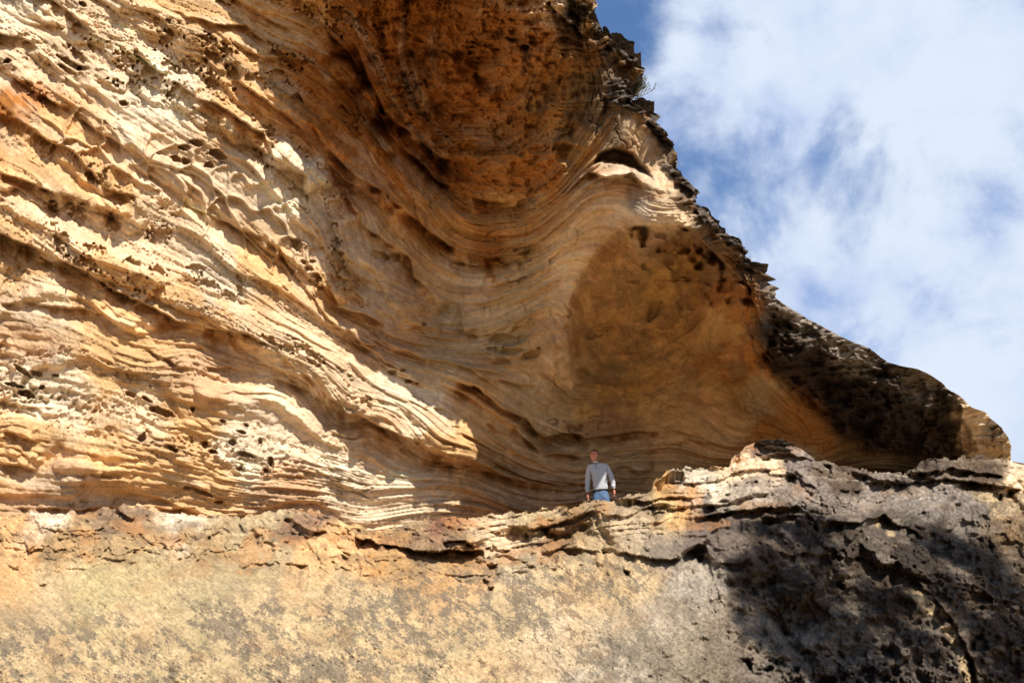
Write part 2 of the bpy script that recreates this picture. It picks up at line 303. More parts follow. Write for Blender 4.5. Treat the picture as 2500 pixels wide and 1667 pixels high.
def wall_field(px, py):
    wx = 9*fbm(px/60, py/60, 1.5, 4); wy = 9*fbm(px/60, py/60, 8.5, 4)
    Y = coarse_eval(TPS(YC, 2e-4), px, py)
    phi = coarse_eval(TPS(PHI, 1e-3), px, py) + 9*fbm(px/260, py/260, 2.2, 3)
    H = np.zeros(px.shape)            # relief towards the viewer, metres
    for l in WLIPS: lip(H, px, py, wx, wy, *l)
    H *= 1+.12*(1-sst(600, 900, px))+.6*sst(750, 900, px)*(1-sst(1380, 1480, px))
    for p, d, s in WDENTS: dent(H, px, py, wx*1.6, wy*1.6, p, d, s)
    holes(H, px, py, wx, wy)
    for c, r, h in TUBES: tube(H, px, py, wx, wy, c, r, h)
    left = 1-sst(700, 1250, px+0.35*(py-700))          # weathered sunny wall
    dome2 = sst(-40, 60, inpoly(px, py, [(1430,700),(1530,575),(1700,570),(1845,760),(1850,900),(1760,1010),(1480,1040),(1330,1000),(1390,900)]))
    dome1 = sst(-60, 60, inpoly(px, py, [(860,-100),(900,150),(960,330),(1100,470),(1260,500),(1380,400),(1440,200),(1400,-60)]))
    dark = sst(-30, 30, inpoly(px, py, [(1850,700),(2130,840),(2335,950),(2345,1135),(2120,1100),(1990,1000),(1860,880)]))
    smoothz = np.clip(dome2+dark*.8+sst(-20, 50, inpoly(px, py, [(1350,480),(1560,430),(1640,560),(1440,640),(1340,900),(1280,900)])), 0, 1)
    lowleft = (1-sst(230, 262, phi))*left
    # broad rolls
    H += .18*fbm(px/420, py/420, phi/70, 2)*(1-.5*smoothz)
    # terraces at three scales: sudden lip, slow retreat above it
    def saw(lam, warp, z, sharp=.12):
        q = phi/lam + warp*fbm(px/260, py/260, z, 3)
        f = q-np.floor(q); k = np.floor(q)
        amp = .35+.65*sst(-.35, .45, noise(px/150+k*3.7, py/150, k*1.7+z))
        return (sst(0, sharp, f)*(1-f)**.8)*amp
    nd1 = 1-.85*dome1
    H += (.15+.07*left)*saw(75, .5, 4.1)*(1-.75*smoothz)*nd1
    H += nd1*(.085*saw(31, .5, 11.3)+.05*saw(13, .45, 21.9, .2)+.028*saw(6.5, .4, 24.9, .25))*(1-.6*smoothz)*np.clip(.6+.8*noise(px/230, py/230, phi/90+40.)-.25*left, .05, 1.3)*(1+1.1*(1-left))*(1-.65*dome2)
    fine = noise(px/90, py/90, phi/3.6)
    H += .016*fine*(1-.6*smoothz) + .03*fbm(px/120, py/120, phi/9, 3)
    # stacked thin plates in the lower left
    pl = sst(.0, .5, noise(px/180, py/110, 77.)+.35)*lowleft
    q = phi/9.5+.8*fbm(px/110, py/110, 31., 3); f = q-np.floor(q); k = np.floor(q)
    H += .11*pl*(sst(0, .3, f)*(1-.7*f))*sst(-.3, .4, noise(px/45, py/45, k*2.3))
    # honeycomb pits drawn out along the beds
    al = px+.5*py
    def pits(sx, sy, z, thr, depth, mask, rag=.18):
        f1, f2, rid = worley(al/sx+.25*wx/9, phi/sy+.25*wy/9)
        r = .28+.24*rid + rag*noise(px/6, py/6, z)
        return -depth*(1-sst(r*.55, r, f1))*(rid > thr)*mask
    m5 = sst(-40, 30, inpoly(px, py, [(120,230),(300,300),(620,430),(800,570),(740,700),(560,600),(330,450),(100,330)]))
    m1 = sst(.2, .4, noise(px/300, phi/13, 51.)+.1)*left*(1-lowleft*.6)
    H += pits(9, 6, 3., .25, .03, m1)
    m2 = sst(.3, .5, noise(px/250+9, phi/24, 57.)+.05)*left
    H += pits(26, 12, 5., .4, .055, m2*(1-.8*m5))
    m3 = (1-m5)*sst(.1, .35, noise(px/260+30, phi/60, 61.))*(1-smoothz)
    H += pits(70, 26, 7., .4, .20, m3*left*(1-lowleft))
    m4 = np.exp(-((phi-118)/17)**2)*lowleft*sst(-.4, .1, noise(px/150, py/80, 66.)+.1)
    H += pits(15, 7.5, 9., .35, .085, m4)
    # net-like blind arches in the sunny upper wall
    f1, f2, rid = worley(al/95+.5*fbm(px/80, py/80, 71., 2), phi/40)
    H += -.17*sst(.02, .16, f2-f1)*(.35+.65*rid)*m5
    # cracks
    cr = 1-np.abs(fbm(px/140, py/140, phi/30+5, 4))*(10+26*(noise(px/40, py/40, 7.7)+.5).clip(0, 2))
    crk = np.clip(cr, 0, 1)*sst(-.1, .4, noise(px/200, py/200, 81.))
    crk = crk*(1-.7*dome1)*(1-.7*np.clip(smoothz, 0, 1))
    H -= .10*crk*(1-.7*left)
    cr2 = np.clip(1-np.abs(fbm(px/55+3, py/55, phi/60, 3))*10, 0, 1)*sst(.1, .5, noise(px/170, py/170, 85.))
    H -= .05*cr2*(1-left*.7)*(1-.6*dome1)
    # blocky break-outs in the roof dome
    f1, f2, rid = worley(px/75+.5*fbm(px/60, py/60, 91., 3), py/60+.5*fbm(px/60, py/60, 95., 3))
    def ridged(sx, sy, z, o=4): return 1-2*np.abs(fbm(px/sx+.4*wx/9, py/sy+.4*wy/9, z, o))*1.6
    tilt = py+.35*px
    H += dome1*(.20*(rid-.5)*sst(0, .25, f2-f1)+.24*ridged(130, 75, 93.)+.09*ridged(45, 26, 94.)+.05*ridged(110, 9, 96., 3)*sst(-.2, .3, noise(px/90, py/90, 98.)))
    H += dark*(.30*ridged(150, 70, 193.)+.14*ridged(52, 24, 194.)+.05*ridged(18, 9, 195., 3))
    f1, f2, rid3 = worley(px/28+.6*wx/9, py/22+.6*wy/9)
    H += dome1*.06*(rid3-.5)*sst(0, .35, f2-f1)
    # scooped hollows in the second dome
    f1, f2, rid = worley(px/62+.4*wx/9, py/50+.4*wy/9)
    H += dome2*(-.10*(1-sst(.1, .5, f1))*(rid > .55)+.13*fbm(px/85, py/60, 99., 5)+.05*ridged(60, 40, 97., 3))
    # broken outer crust along the skyline
    xs = np.interp(py, [p[1] for p in SKY], [p[0] for p in SKY])
    ew = 110-55*sst(240, 300, py)
    edge = 1-sst(.2*ew, ew, xs-px)
    edge = edge*(1-sst(700, 790, py)) + .35*edge*sst(700, 790, py)
    q = (py+.22*px)/17+.9*fbm(px/80, py/80, 15., 3); f = q-np.floor(q); k = np.floor(q)
    H += edge*(.30*sst(0, .25, f)*(1-.8*f)*(.4+.6*noise(px/30, k*3.1, k)) + .16*fbm(px/16, py/12, 19., 3))
    H += (.012*fbm(px/9, py/9, 23., 3)+.05*fbm(px/40, py/40, 27., 4)*(1-.4*smoothz))
    Y = Y - H*(1-.08*left)
    # ---------------- colour
    X = px+14*fbm(px/50, py/50, 33., 4)*2; Z = py+28*fbm(px/50, py/50, 37., 4)
    anch = [(0,0,*WHITE),(200,100,*CREAM),(400,250,*WHITE),(60,160,*CREAM),(30,260,*ORANGE),(100,350,*OCHRE),(250,450,*OCHRE),(400,400,*CREAM),(600,300,*OCHRE),(560,420,*CREAM),(700,450,*WHITE),(150,560,*CREAM),(60,640,*OCHRE),(350,600,*CREAM),(550,680,*WHITE),
     (250,700,*OCHRE),(400,760,*OCHRE),(500,780,*OCHRE),(650,650,*OCHRE),(750,830,*CREAM),(950,950,*WHITE),(1050,1010,*WHITE),(100,720,*CREAM),(60,830,*PINK),(300,880,*OCHRE),(500,920,*PINK),(100,950,*WHITE),(350,1000,*CREAM),(600,1090,*WHITE),(850,1150,*WHITE),(1000,1180,*WHITE),(450,1010,*OCHRE),
     (50,1080,*OCHRE),(300,1130,*OCHRE),(500,1190,*OCHRE),(150,1200,*PINK),(700,1220,*PINK),(900,1080,*CREAM),(1250,1220,*PINK),(1400,1230,*PINK),
     (500,40,*OCHRE),(700,60,*OCHRE),(620,150,*OCHRE),(790,170,*ORANGE),(860,290,*ORANGE),(920,420,*ORANGE),(1010,510,.56,.28,.09),(740,60,.56,.30,.10),(880,50,*ORANGE),(1000,100,*ORANGE),(1000,250,*ORANGE),(1100,200,*ORANGE),(1200,50,*ORANGE),(1250,300,*ORANGE),(1130,330,*ORANGE),(1150,450,*ORANGE),(1000,400,*ORANGE),(1300,420,*ORANGE),
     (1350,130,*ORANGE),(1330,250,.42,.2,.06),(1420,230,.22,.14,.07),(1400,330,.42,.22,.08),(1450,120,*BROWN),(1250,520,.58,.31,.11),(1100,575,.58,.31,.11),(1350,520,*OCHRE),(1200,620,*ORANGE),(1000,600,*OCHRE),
     (780,600,*CREAM),(900,640,*CREAM),(950,720,*CREAM),(830,700,*OCHRE),(1150,680,*CREAM),(1250,660,.62,.46,.27),(1280,750,.66,.50,.30),(1100,800,.6,.45,.27),(1000,780,*OCHRE),(1250,860,.6,.46,.28),(1350,880,*CREAM),(950,850,*PINK),(1050,880,.6,.44,.27),(1150,1000,*OCHRE),(1200,1090,*OCHRE),(1100,1080,*OCHRE),(900,1010,*CREAM),
     (1400,560,*CREAM),(1460,500,*CREAM),(1500,480,*CREAM),(1380,650,*CREAM),(1350,750,*CREAM),(1350,820,*CREAM),
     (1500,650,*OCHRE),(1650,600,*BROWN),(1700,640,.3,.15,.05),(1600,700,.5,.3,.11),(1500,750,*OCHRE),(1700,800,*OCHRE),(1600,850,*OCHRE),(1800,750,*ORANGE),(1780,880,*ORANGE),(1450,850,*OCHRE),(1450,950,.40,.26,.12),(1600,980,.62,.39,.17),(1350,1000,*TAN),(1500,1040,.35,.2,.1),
     (1500,1100,*TAN),(1650,1080,*OCHRE),(1750,1010,*OCHRE),(1850,960,*TAN),(1900,1040,*ORANGE),(1950,1000,*ORANGE),(1850,900,*ORANGE),(2000,1080,*ORANGE),(2150,1110,.22,.12,.05),(2100,1130,.25,.13,.05),(1950,1140,*TAN),
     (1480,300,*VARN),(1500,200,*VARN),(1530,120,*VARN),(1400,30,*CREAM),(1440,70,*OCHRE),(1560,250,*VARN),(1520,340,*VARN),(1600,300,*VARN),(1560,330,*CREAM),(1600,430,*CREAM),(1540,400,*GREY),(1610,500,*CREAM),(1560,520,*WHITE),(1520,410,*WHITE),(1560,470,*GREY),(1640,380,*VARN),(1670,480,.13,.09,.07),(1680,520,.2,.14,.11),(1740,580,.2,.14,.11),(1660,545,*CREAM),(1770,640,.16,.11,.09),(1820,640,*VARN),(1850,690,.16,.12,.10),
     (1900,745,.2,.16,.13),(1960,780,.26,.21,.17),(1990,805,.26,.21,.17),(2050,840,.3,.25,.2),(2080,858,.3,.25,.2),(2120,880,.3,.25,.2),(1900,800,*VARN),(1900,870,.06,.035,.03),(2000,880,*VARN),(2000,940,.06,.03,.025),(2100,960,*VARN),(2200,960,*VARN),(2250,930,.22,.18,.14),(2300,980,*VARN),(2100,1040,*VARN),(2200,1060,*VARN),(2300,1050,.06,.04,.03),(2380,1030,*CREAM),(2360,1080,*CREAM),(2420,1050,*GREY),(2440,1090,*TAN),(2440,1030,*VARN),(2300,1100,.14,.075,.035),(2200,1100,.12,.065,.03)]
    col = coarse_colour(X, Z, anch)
    # bedding tints
    t1 = noise(px/300, py/300, phi/14+3); t2 = noise(px/160, py/160, phi/5.0+9); t3 = fbm(px/70, py/70, 43., 4)
    dk = np.clip(dark, 0, 1)
    t4 = noise(px/120, py/120, phi/2.1+19)*(1-dark); lum = 1+.16*t1+.12*t2+.14*t3+.10*t4+.07*noise(px/5., py/4., 45.)
    col = col*lum[..., None]
    nd = (1-dk)[..., None]
    rust = sst(.15, .6, fbm(px/120, py/90, phi/22+13, 4)+.1)*(1-dk)*(1-.6*left)
    col = mixc(col, (.40, .17, .05), (.38-.24*left)*rust)
    pale = sst(.15, .55, fbm(px/150+7, py/110, phi/18+31, 4))*(1-dk)*(.10+.6*left)
    col = mixc(col, WHITE, .5*pale)
    col = mixc(col, (.62, .36, .13), .13*(1-left)*(1-dk)*(1-.5*sst(.4, .9, smoothz)*(1-dome2)))
    mo = fbm(px/62, py/48, 131., 5, .6)*dome2; col = mixc(col, (.36, .25, .12), .38*sst(.05, .35, mo)); col = mixc(col, (.72, .44, .15), .55*sst(-.05, .3, -mo))
    # iron stain lines; their dark colour also stands in for weak cave shading
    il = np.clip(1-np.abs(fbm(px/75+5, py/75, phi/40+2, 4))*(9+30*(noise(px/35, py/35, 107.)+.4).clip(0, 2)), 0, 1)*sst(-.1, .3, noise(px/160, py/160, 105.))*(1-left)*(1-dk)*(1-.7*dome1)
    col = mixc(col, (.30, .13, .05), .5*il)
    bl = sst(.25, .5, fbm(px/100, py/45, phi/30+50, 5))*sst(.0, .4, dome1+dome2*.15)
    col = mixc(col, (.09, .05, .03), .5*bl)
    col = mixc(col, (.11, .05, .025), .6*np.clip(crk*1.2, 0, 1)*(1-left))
    # dark crust on the skyline rocks
    cm = sst(.25, .6, edge)*sst(-.3, .1, fbm(px/35, py/35, 115., 3)+.12)*(1-sst(640, 720, py))
    col = mixc(col, (.05, .037, .03), .88*cm)
    sp = sst(.1, .4, fbm(px/7, py/7, 119., 3))*np.clip(.4*dk+edge, 0, 1)
    col = mixc(col, (.30, .25, .21), .35*sp)
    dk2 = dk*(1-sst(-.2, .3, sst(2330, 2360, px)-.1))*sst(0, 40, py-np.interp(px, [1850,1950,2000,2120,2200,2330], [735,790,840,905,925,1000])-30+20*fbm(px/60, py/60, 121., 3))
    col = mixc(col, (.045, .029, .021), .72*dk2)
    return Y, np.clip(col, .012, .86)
def coarse_colour(X, Z, anch):
    st = 10.0; x0, x1 = X.min()-st, X.max()+2*st; y0, y1 = Z.min()-st, Z.max()+2*st
    gx = np.arange(x0, x1+st, st); gy = np.arange(y0, y1+st, st)
    G = shepard(*np.meshgrid(gx, gy), anch, 60)
    a = (X-x0)/st; b = (Z-y0)/st
    i = np.clip(a.astype(int), 0, len(gx)-2); j = np.clip(b.astype(int), 0, len(gy)-2)
    a = (a-i)[..., None]; b = (b-j)[..., None]
    return (G[j, i]*(1-a)+G[j, i+1]*a)*(1-b) + (G[j+1, i]*(1-a)+G[j+1, i+1]*a)*b
def build_wall(mat):
    st = 1.9*Q
    ys = np.concatenate([np.arange(-420, 0, 8*Q), np.arange(0, 1300, st), np.arange(1300, 1420, 10)])
    nleft = int(150/Q); nc = int(1250/Q)
    xs = np.interp(ys, [p[1] for p in SKY], [p[0] for p in SKY])
    # small jaggedness of the broken edge
    jag = 5*noise(ys/13.0, 3.0, 1.0)+2*noise(ys/3.1, 9.0, 2.0)
    xs = xs + jag*(1-sst(700, 800, ys))*.9 + jag*.25*sst(700, 800, ys)
    t = np.linspace(0, 1, nc)
    lx = -60.0
    rows = []
    PX = np.empty((len(ys), nleft+nc)); PY = np.repeat(ys[:, None], nleft+nc, 1)
    for i, e in enumerate(xs):
        l = min(lx, e-5)
        PX[i, :nleft] = np.linspace(-900, l, nleft, endpoint=False) if l > -890 else np.linspace(-901, l, nleft, endpoint=False)
        PX[i, nleft:] = l+(e-l)*t
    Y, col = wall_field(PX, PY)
    V = world(PX, PY, Y)
    # carry the rock back behind the skyline as the top of the cliff
    E = V[:, -1:, :]; ext = []
    for k, s in enumerate([.12, .35, .8, 1.8, 4, 10, 28]):
        d = np.zeros_like(E); d[..., 1] = s; d[..., 2] = .86*(E[..., 2]-CAMZ)/E[..., 1]*min(s, 6.0)+.05*s
        d[..., 2] -= .10*np.abs(noise(E[..., 0]*1.5, s*3.0, 5.))*min(1, s)
        ext.append(E+d)
    V = np.concatenate([V]+ext, 1); col = np.concatenate([col]+[col[:, -1:]*.8+.02]*len(ext), 1)
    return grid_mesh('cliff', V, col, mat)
#==LEDGE==
EDGE = [(-900,1235),(-400,1245),(0,1254),(46,1258),(77,1249),(115,1251),(230,1251),(249,1239),(306,1235),(356,1239),(383,1251),(497,1256),(589,1264),(628,1253),(681,1243),(708,1239),(765,1247),(815,1262),(870,1283),(905,1296),(934,1297),(968,1285),(1037,1270),(1083,1260),(1133,1266),(1183,1256),(1232,1254),(1290,1247),(1362,1241),(1412,1235),(1435,1224),(1447,1224),(1470,1220),(1515,1215),(1538,1208),(1590,1203),(1596,1178),(1603,1170),(1642,1145),(1672,1143),(1715,1140),(1780,1138),(1787,1120),(1807,1101),(1822,1086),(1852,1079),(1925,1080),(1933,1092),(1967,1105),(1998,1124),(2036,1134),(2059,1140),(2090,1138),(2136,1153),(2189,1153),(2227,1151),(2247,1124),(2300,1117),(2377,1115),(2403,1117),(2461,1126),(2500,1138),(2700,1175),(3100,1230)]
LC = [(-900,1235,12.2),(-900,1450,9.5),(-900,1700,8.5),(-900,2300,6.0),
 (0,1250,13.1),(0,1330,12.0),(0,1450,10.4),(0,1560,9.4),(0,1667,8.6),(0,1900,7.4),(0,2400,5.8),
 (500,1255,13.4),(500,1330,12.0),(500,1450,10.4),(500,1560,9.4),(500,1667,8.6),(500,1900,7.4),(500,2400,5.8),
 (1000,1275,13.0),(1000,1350,12.0),(1000,1450,10.6),(1000,1560,9.5),(1000,1667,8.7),(1000,1900,7.5),(1000,2400,5.9),
 (1400,1235,13.1),(1470,1210,13.25),(1540,1208,13.4),(1400,1300,12.7),(1400,1380,11.7),(1400,1470,10.7),(1400,1667,8.9),(1400,2400,6.0),
 (1650,1145,14.6),(1600,1210,13.7),(1650,1230,13.3),(1650,1300,12.5),(1650,1400,11.6),(1650,1550,9.9),(1650,1667,9.0),
 (1880,1080,15.2),(1900,1200,14.0),(1900,1250,13.3),(1900,1350,12.4),(1900,1450,11.8),(1900,1560,11.1),(1900,1667,10.5),(1900,2400,8.5),
 (2200,1155,16.2),(2200,1230,15.0),(2200,1330,13.4),(2200,1450,12.5),(2200,1560,12.0),(2200,1667,11.6),
 (2500,1140,18.0),(2480,1200,16.6),(2500,1330,14.8),(2500,1450,13.7),(2500,1560,13.1),(2500,1667,12.7),(2500,2400,10.5),(3100,1230,19),(3100,1450,16),(3100,1700,14),(3100,2400,11)]
LLIPS = [([(-200,1300),(0,1305),(60,1320),(75,1350),(130,1335)],.05,.15,40,20),
 ([(240,1362),(290,1370),(340,1372),(420,1372)],.02,.16,60,12),([(460,1365),(500,1320),(540,1300)],.12,.05,50,20),
 ([(280,1240),(330,1265),(380,1262)],.15,.3,30,14),([(580,1280),(600,1300),(640,1310)],.15,.12,40,16),
 ([(685,1262),(740,1285),(820,1305),(905,1325),(940,1330)],.22,.4,35,18),([(690,1380),(720,1378),(760,1385)],.05,.3,30,16),
 ([(930,1325),(1000,1340),(1060,1345),(1150,1340),(1230,1345),(1260,1340)],.25,.6,40,16),([(1075,1320),(1130,1315),(1160,1330),(1220,1335)],.22,.2,30,14),
 ([(1205,1295),(1250,1285),(1330,1285),(1420,1262),(1450,1240)],.22,.7,25,32),([(1330,1290),(1400,1285),(1440,1262)],.05,.5,20,22),
 ([(1280,1345),(1350,1335),(1440,1345),(1470,1352),(1530,1350),(1600,1365),(1680,1365)],.15,.25,30,14),
 ([(1460,1220),(1560,1222),(1640,1216),(1700,1218)],.12,.3,18,14),([(1580,1255),(1640,1245),(1690,1235),(1760,1230)],.12,.35,18,16),
 ([(1690,1262),(1760,1255),(1840,1240),(1900,1232),(1960,1240)],.12,.4,20,18),([(1700,1240),(1760,1225),(1830,1215),(1900,1205)],.1,.25,16,14),
 ([(1880,1245),(1940,1235),(1990,1258)],.3,.35,40,26),([(1990,1275),(2080,1270),(2160,1262),(2230,1300),(2280,1340)],.35,.28,60,40),
 ([(1850,1262),(1920,1258),(1990,1260),(2000,1300)],.25,.35,50,60),
 ([(1720,1382),(1780,1372),(1850,1368),(1960,1352),(2080,1362),(2200,1400),(2350,1440),(2500,1480)],.18,.06,50,30),
 ([(1660,1365),(1700,1335),(1725,1330)],.1,.4,20,30),
 ([(2010,1720),(1940,1590),(1850,1490),(1760,1430),(1660,1400)],.10,.40,60,80,16),
 ([(2180,1370),(2270,1450),(2330,1530),(2380,1620),(2400,1700)],.3,.02,60,60),
 ([(1810,1160),(1860,1155),(1930,1160),(2000,1200)],.1,.15,20,16),([(1840,1108),(1930,1110),(1990,1130)],.15,.2,18,12),([(2060,1160),(2120,1165),(2180,1190)],.1,.2,20,16),
 ([(2100,1180),(2230,1175),(2300,1165),(2400,1180),(2500,1200)],.3,.45,40,26),([(2230,1150),(2330,1145),(2450,1160)],.2,.3,20,18),
 ([(2520,1400),(2500,1320),(2470,1250),(2430,1215)],.3,.8,60,60)]
LDENTS = [([(1185,1375),(1215,1378),(1212,1400),(1190,1398)],.35,8),([(1178,1412),(1195,1420),(1190,1432),(1175,1425)],.25,5),([(1190,1432),(1208,1430),(1203,1445),(1190,1442)],.25,5),
 ([(835,1357),(850,1360),(845,1375),(834,1372)],.25,5),([(495,1350),(530,1348),(525,1370),(500,1368)],.1,8),([(95,1425),(115,1422),(110,1432),(97,1432)],.2,5),
 ([(1375,1345),(1410,1345),(1405,1362),(1385,1362)],.25,7),([(1465,1340),(1500,1338),(1510,1352),(1470,1354)],.25,7),([(1662,1350),(1700,1330),(1722,1335),(1718,1370),(1695,1385),(1665,1380)],.45,8),
 ([(1522,1390),(1540,1395),(1536,1408),(1525,1404)],.3,5),([(1808,1607),(1826,1606),(1838,1625),(1838,1640),(1828,1635),(1820,1620)],.35,5),
 ([(1598,1178),(1640,1150),(1668,1152),(1672,1175),(1650,1195),(1602,1205)],.6,7),([(1788,1122),(1808,1100),(1806,1130),(1795,1145)],.3,8),
 ([(1855,1115),(1880,1115),(1878,1126),(1860,1128)],.3,6),([(1912,1125),(1922,1123),(1922,1132),(1912,1133)],.25,5),([(1915,1150),(1945,1160),(1940,1185),(1920,1185)],.35,9),
 ([(2005,1130),(2028,1135),(2030,1158),(2012,1160)],.35,7),([(2075,1150),(2120,1160),(2115,1190),(2070,1190)],.4,9),([(2050,1195),(2075,1198),(2072,1205),(2052,1205)],.3,5),([(2085,1197),(2102,1197),(2100,1207),(2086,1207)],.3,5),
 ([(2205,1150),(2250,1150),(2290,1175),(2260,1178),(2210,1170)],.4,10),([(2330,1230),(2345,1230),(2345,1240),(2332,1240)],.2,4),([(2310,1150),(2370,1150),(2365,1170),(2320,1165)],.4,8),
 ([(1716,1142),(1745,1140),(1742,1152),(1720,1155)],.15,5),([(1580,1238),(1630,1232),(1640,1245),(1590,1258)],.3,6),([(1700,1480),(1706,1478),(1706,1488)],.15,3)]
def ledge_field(px, py):
    wx = 8*fbm(px/45, py/45, 201.5, 4); wy = 8*fbm(px/45, py/45, 208.5, 4)
    Y = coarse_eval(TPS(LC, 2e-4), px, py)
    e = np.interp(px, [p[0] for p in EDGE], [p[1] for p in EDGE]); dep = py-e      # distance under the brink
    H = np.zeros(px.shape)
    for l in LLIPS: lip(H, px, py, wx*1.3, wy*1.3, *l[:3], l[3], l[4]*1.8, *l[5:], pw=1.0)
    for p, d, s in LDENTS: dent(H, px, py, wx, wy, p, d, s)
    top = 1-sst(90, 170, dep+30*noise(px/90, py/90, 211.)) # layered zone
    top = np.where(px > 1650, np.maximum(top, .8*(1-sst(1250, 1330, py))), top)
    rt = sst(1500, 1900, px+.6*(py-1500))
    phi = py + .10*np.maximum(px-1000, 0) - 14*fbm(px/300, py/300, 213., 3)*3
    def saw(lam, warp, z, sharp=.15):
        q = -phi/lam + warp*fbm(px/160, py/160, z, 3); f = q-np.floor(q); k = np.floor(q)
        return sst(0, sharp, f)*(1-f)**.8*(.25+.75*sst(-.3, .5, noise(px/80, py/80, k*1.9+z)))
    slab = sst(1000, 1200, px)*.5+.5
    lf = 1-sst(900, 1150, px)
    H += top*(.24*saw(34, .9, 221.)*(1-.5*lf)*slab*(1-.65*sst(1750, 2000, px))+.09*saw(13, .8, 225.)*(1-.8*lf)*(1-.5*sst(1750, 2000, px))+.03*saw(6, .7, 229.)*(1-.7*lf))
    f1, f2, rid = worley(px/95+.7*wx/8, py/38+.5*wy/8)
    H += lf*.22*(rid-.5)*sst(0, .16, f2-f1)*np.clip(sst(0, 20, dep)-sst(90, 150, dep), 0, 1)
    H += (.30*fbm(px/330, py/330, 231., 3)+.11*fbm(px/110, py/90, 233., 4)*(1+.1*rt+.4*top))
    H += .035*fbm(px/24, py/18, 237., 5, .6)*(1+.7*top)*(1-.45*rt)+.018*fbm(px/6, py/5, 239., 2)+.009*fbm((px*.8+py*.6)/34, (-px*.6+py*.8)/6, 240., 3)*(1-top)
    f1, f2, rid = worley(px/24+.4*wx/8, py/17+.4*wy/8)
    H += -.12*(1-sst(.08, .34, f1))*(rid > .72)*sst(.0, .4, noise(px/120, py/80, 241.)+.1)*np.clip(top-.6*rt, 0, 1)
    f1, f2, rid = worley(px/60+.6*wx/8, py/42+.6*wy/8)
    H += .16*(rid-.5)*sst(0, .1, f2-f1)*np.clip(sst(0, 30, dep)-sst(110, 190, dep), 0, 1)
    def rdg(sx, sy, z, o=4): return 1-3.2*np.abs(fbm(px/sx+.5*wx/8, (py-.15*px)/sy+.5*wy/8, z, o))
    H += rt*(.16*rdg(360, 140, 291., 2)+.035*rdg(120, 44, 292., 3)+.008*rdg(34, 14, 293., 3))
    # thin vertical fluting on the steep dark face
    H += rt*.025*fbm(px/16, py/70, 245., 3)*sst(1250, 1400, py)
    cr = np.clip(1-np.abs(fbm(px/170+5, py/60, 247., 4))*13, 0, 1)*sst(0, .5, noise(px/200, py/120, 249.))
    H -= .06*cr*np.clip(top+.4*rt, 0, 1)
    Y = Y-H
    # ---------- colour
    X = px+36*fbm(px/50, py/50, 251., 4); Z = py+24*fbm(px/50, py/50, 253., 4)
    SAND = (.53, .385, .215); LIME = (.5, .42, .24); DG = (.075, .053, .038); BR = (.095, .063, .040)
    anch = [(0,1260,*OCHRE),(100,1255,*WHITE),(300,1260,.3,.2,.12),(450,1260,*WHITE),(150,1320,.42,.27,.13),(300,1330,.42,.29,.15),(500,1330,.42,.29,.15),(50,1380,*OCHRE),(150,1430,*SAND),(230,1450,.52,.41,.21),(350,1400,.5,.38,.2),(550,1430,.5,.39,.22),(100,1550,*SAND),(300,1550,*SAND),(50,1650,*SAND),
     (650,1290,.5,.38,.22),(760,1270,.3,.18,.11),(800,1330,*OCHRE),(900,1350,*OCHRE),(950,1370,.5,.3,.13),(850,1410,*SAND),(1000,1300,.36,.24,.13),(1070,1280,.26,.13,.08),(1100,1330,.36,.24,.14),(1130,1370,.55,.31,.12),(1160,1420,.55,.34,.17),(1250,1300,*CREAM),(1300,1270,.5,.38,.22),(1380,1300,.3,.18,.09),(1250,1370,.5,.38,.24),(1450,1320,*TAN),
     (600,1480,*SAND),(900,1480,*SAND),(1200,1480,*SAND),(1400,1420,*SAND),(1400,1550,.56,.43,.27),(1100,1620,*SAND),(700,1640,*SAND),(1500,1650,.42,.34,.24),
     (1480,1225,.35,.25,.15),(1560,1235,.33,.24,.15),(1620,1260,.6,.42,.2),(1530,1290,.5,.38,.24),(1600,1310,.4,.31,.22),(1540,1400,.5,.36,.2),
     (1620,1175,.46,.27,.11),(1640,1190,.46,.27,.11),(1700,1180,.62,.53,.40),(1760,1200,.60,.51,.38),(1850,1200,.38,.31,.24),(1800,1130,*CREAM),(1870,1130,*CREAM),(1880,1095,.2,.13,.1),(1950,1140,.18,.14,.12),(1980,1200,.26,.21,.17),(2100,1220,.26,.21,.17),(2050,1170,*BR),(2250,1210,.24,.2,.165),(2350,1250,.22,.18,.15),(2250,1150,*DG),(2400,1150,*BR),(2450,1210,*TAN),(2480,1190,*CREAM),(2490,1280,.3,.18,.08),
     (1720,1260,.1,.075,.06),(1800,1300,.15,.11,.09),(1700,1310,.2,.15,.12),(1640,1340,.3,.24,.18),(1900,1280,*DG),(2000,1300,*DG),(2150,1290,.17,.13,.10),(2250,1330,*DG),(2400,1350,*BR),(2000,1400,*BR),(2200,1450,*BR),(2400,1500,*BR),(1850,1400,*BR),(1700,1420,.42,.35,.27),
     (1650,1500,.40,.32,.225),(1800,1560,.32,.25,.175),(1700,1640,.35,.28,.19),(1900,1640,.25,.2,.15),(2050,1580,.2,.15,.11),(2050,1660,.18,.13,.1),(2250,1600,.16,.12,.09),(2450,1620,*BR),(2150,1640,.17,.13,.1)]
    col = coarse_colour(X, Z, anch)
    lum = 1+.18*fbm(px/60, py/40, 261., 4)+.12*noise(px/200, phi/7., 263.)*top
    col = col*lum[..., None]
    # lichen mottling
    lo = sst(40, 150, dep)*(1-.8*rt)
    rx = (px*.8+py*.6); ry = (-px*.6+py*.8)
    n = fbm(rx/30, ry/19, 265., 5, .85)+.22*noise(px/190, py/150, 267.)
    lich = sst(.01, .09, n)*sst(1380, 1500, py+.12*(px-600))*(1-rt*.7)
    col = mixc(col, (.18, .145, .105), .8*lich*lo)
    col = col*(1+(.12+.2*rt)*noise(px/4.2, py/3.0, 283.)+.12*noise(rx/14, ry/3.2, 285.))[..., None]
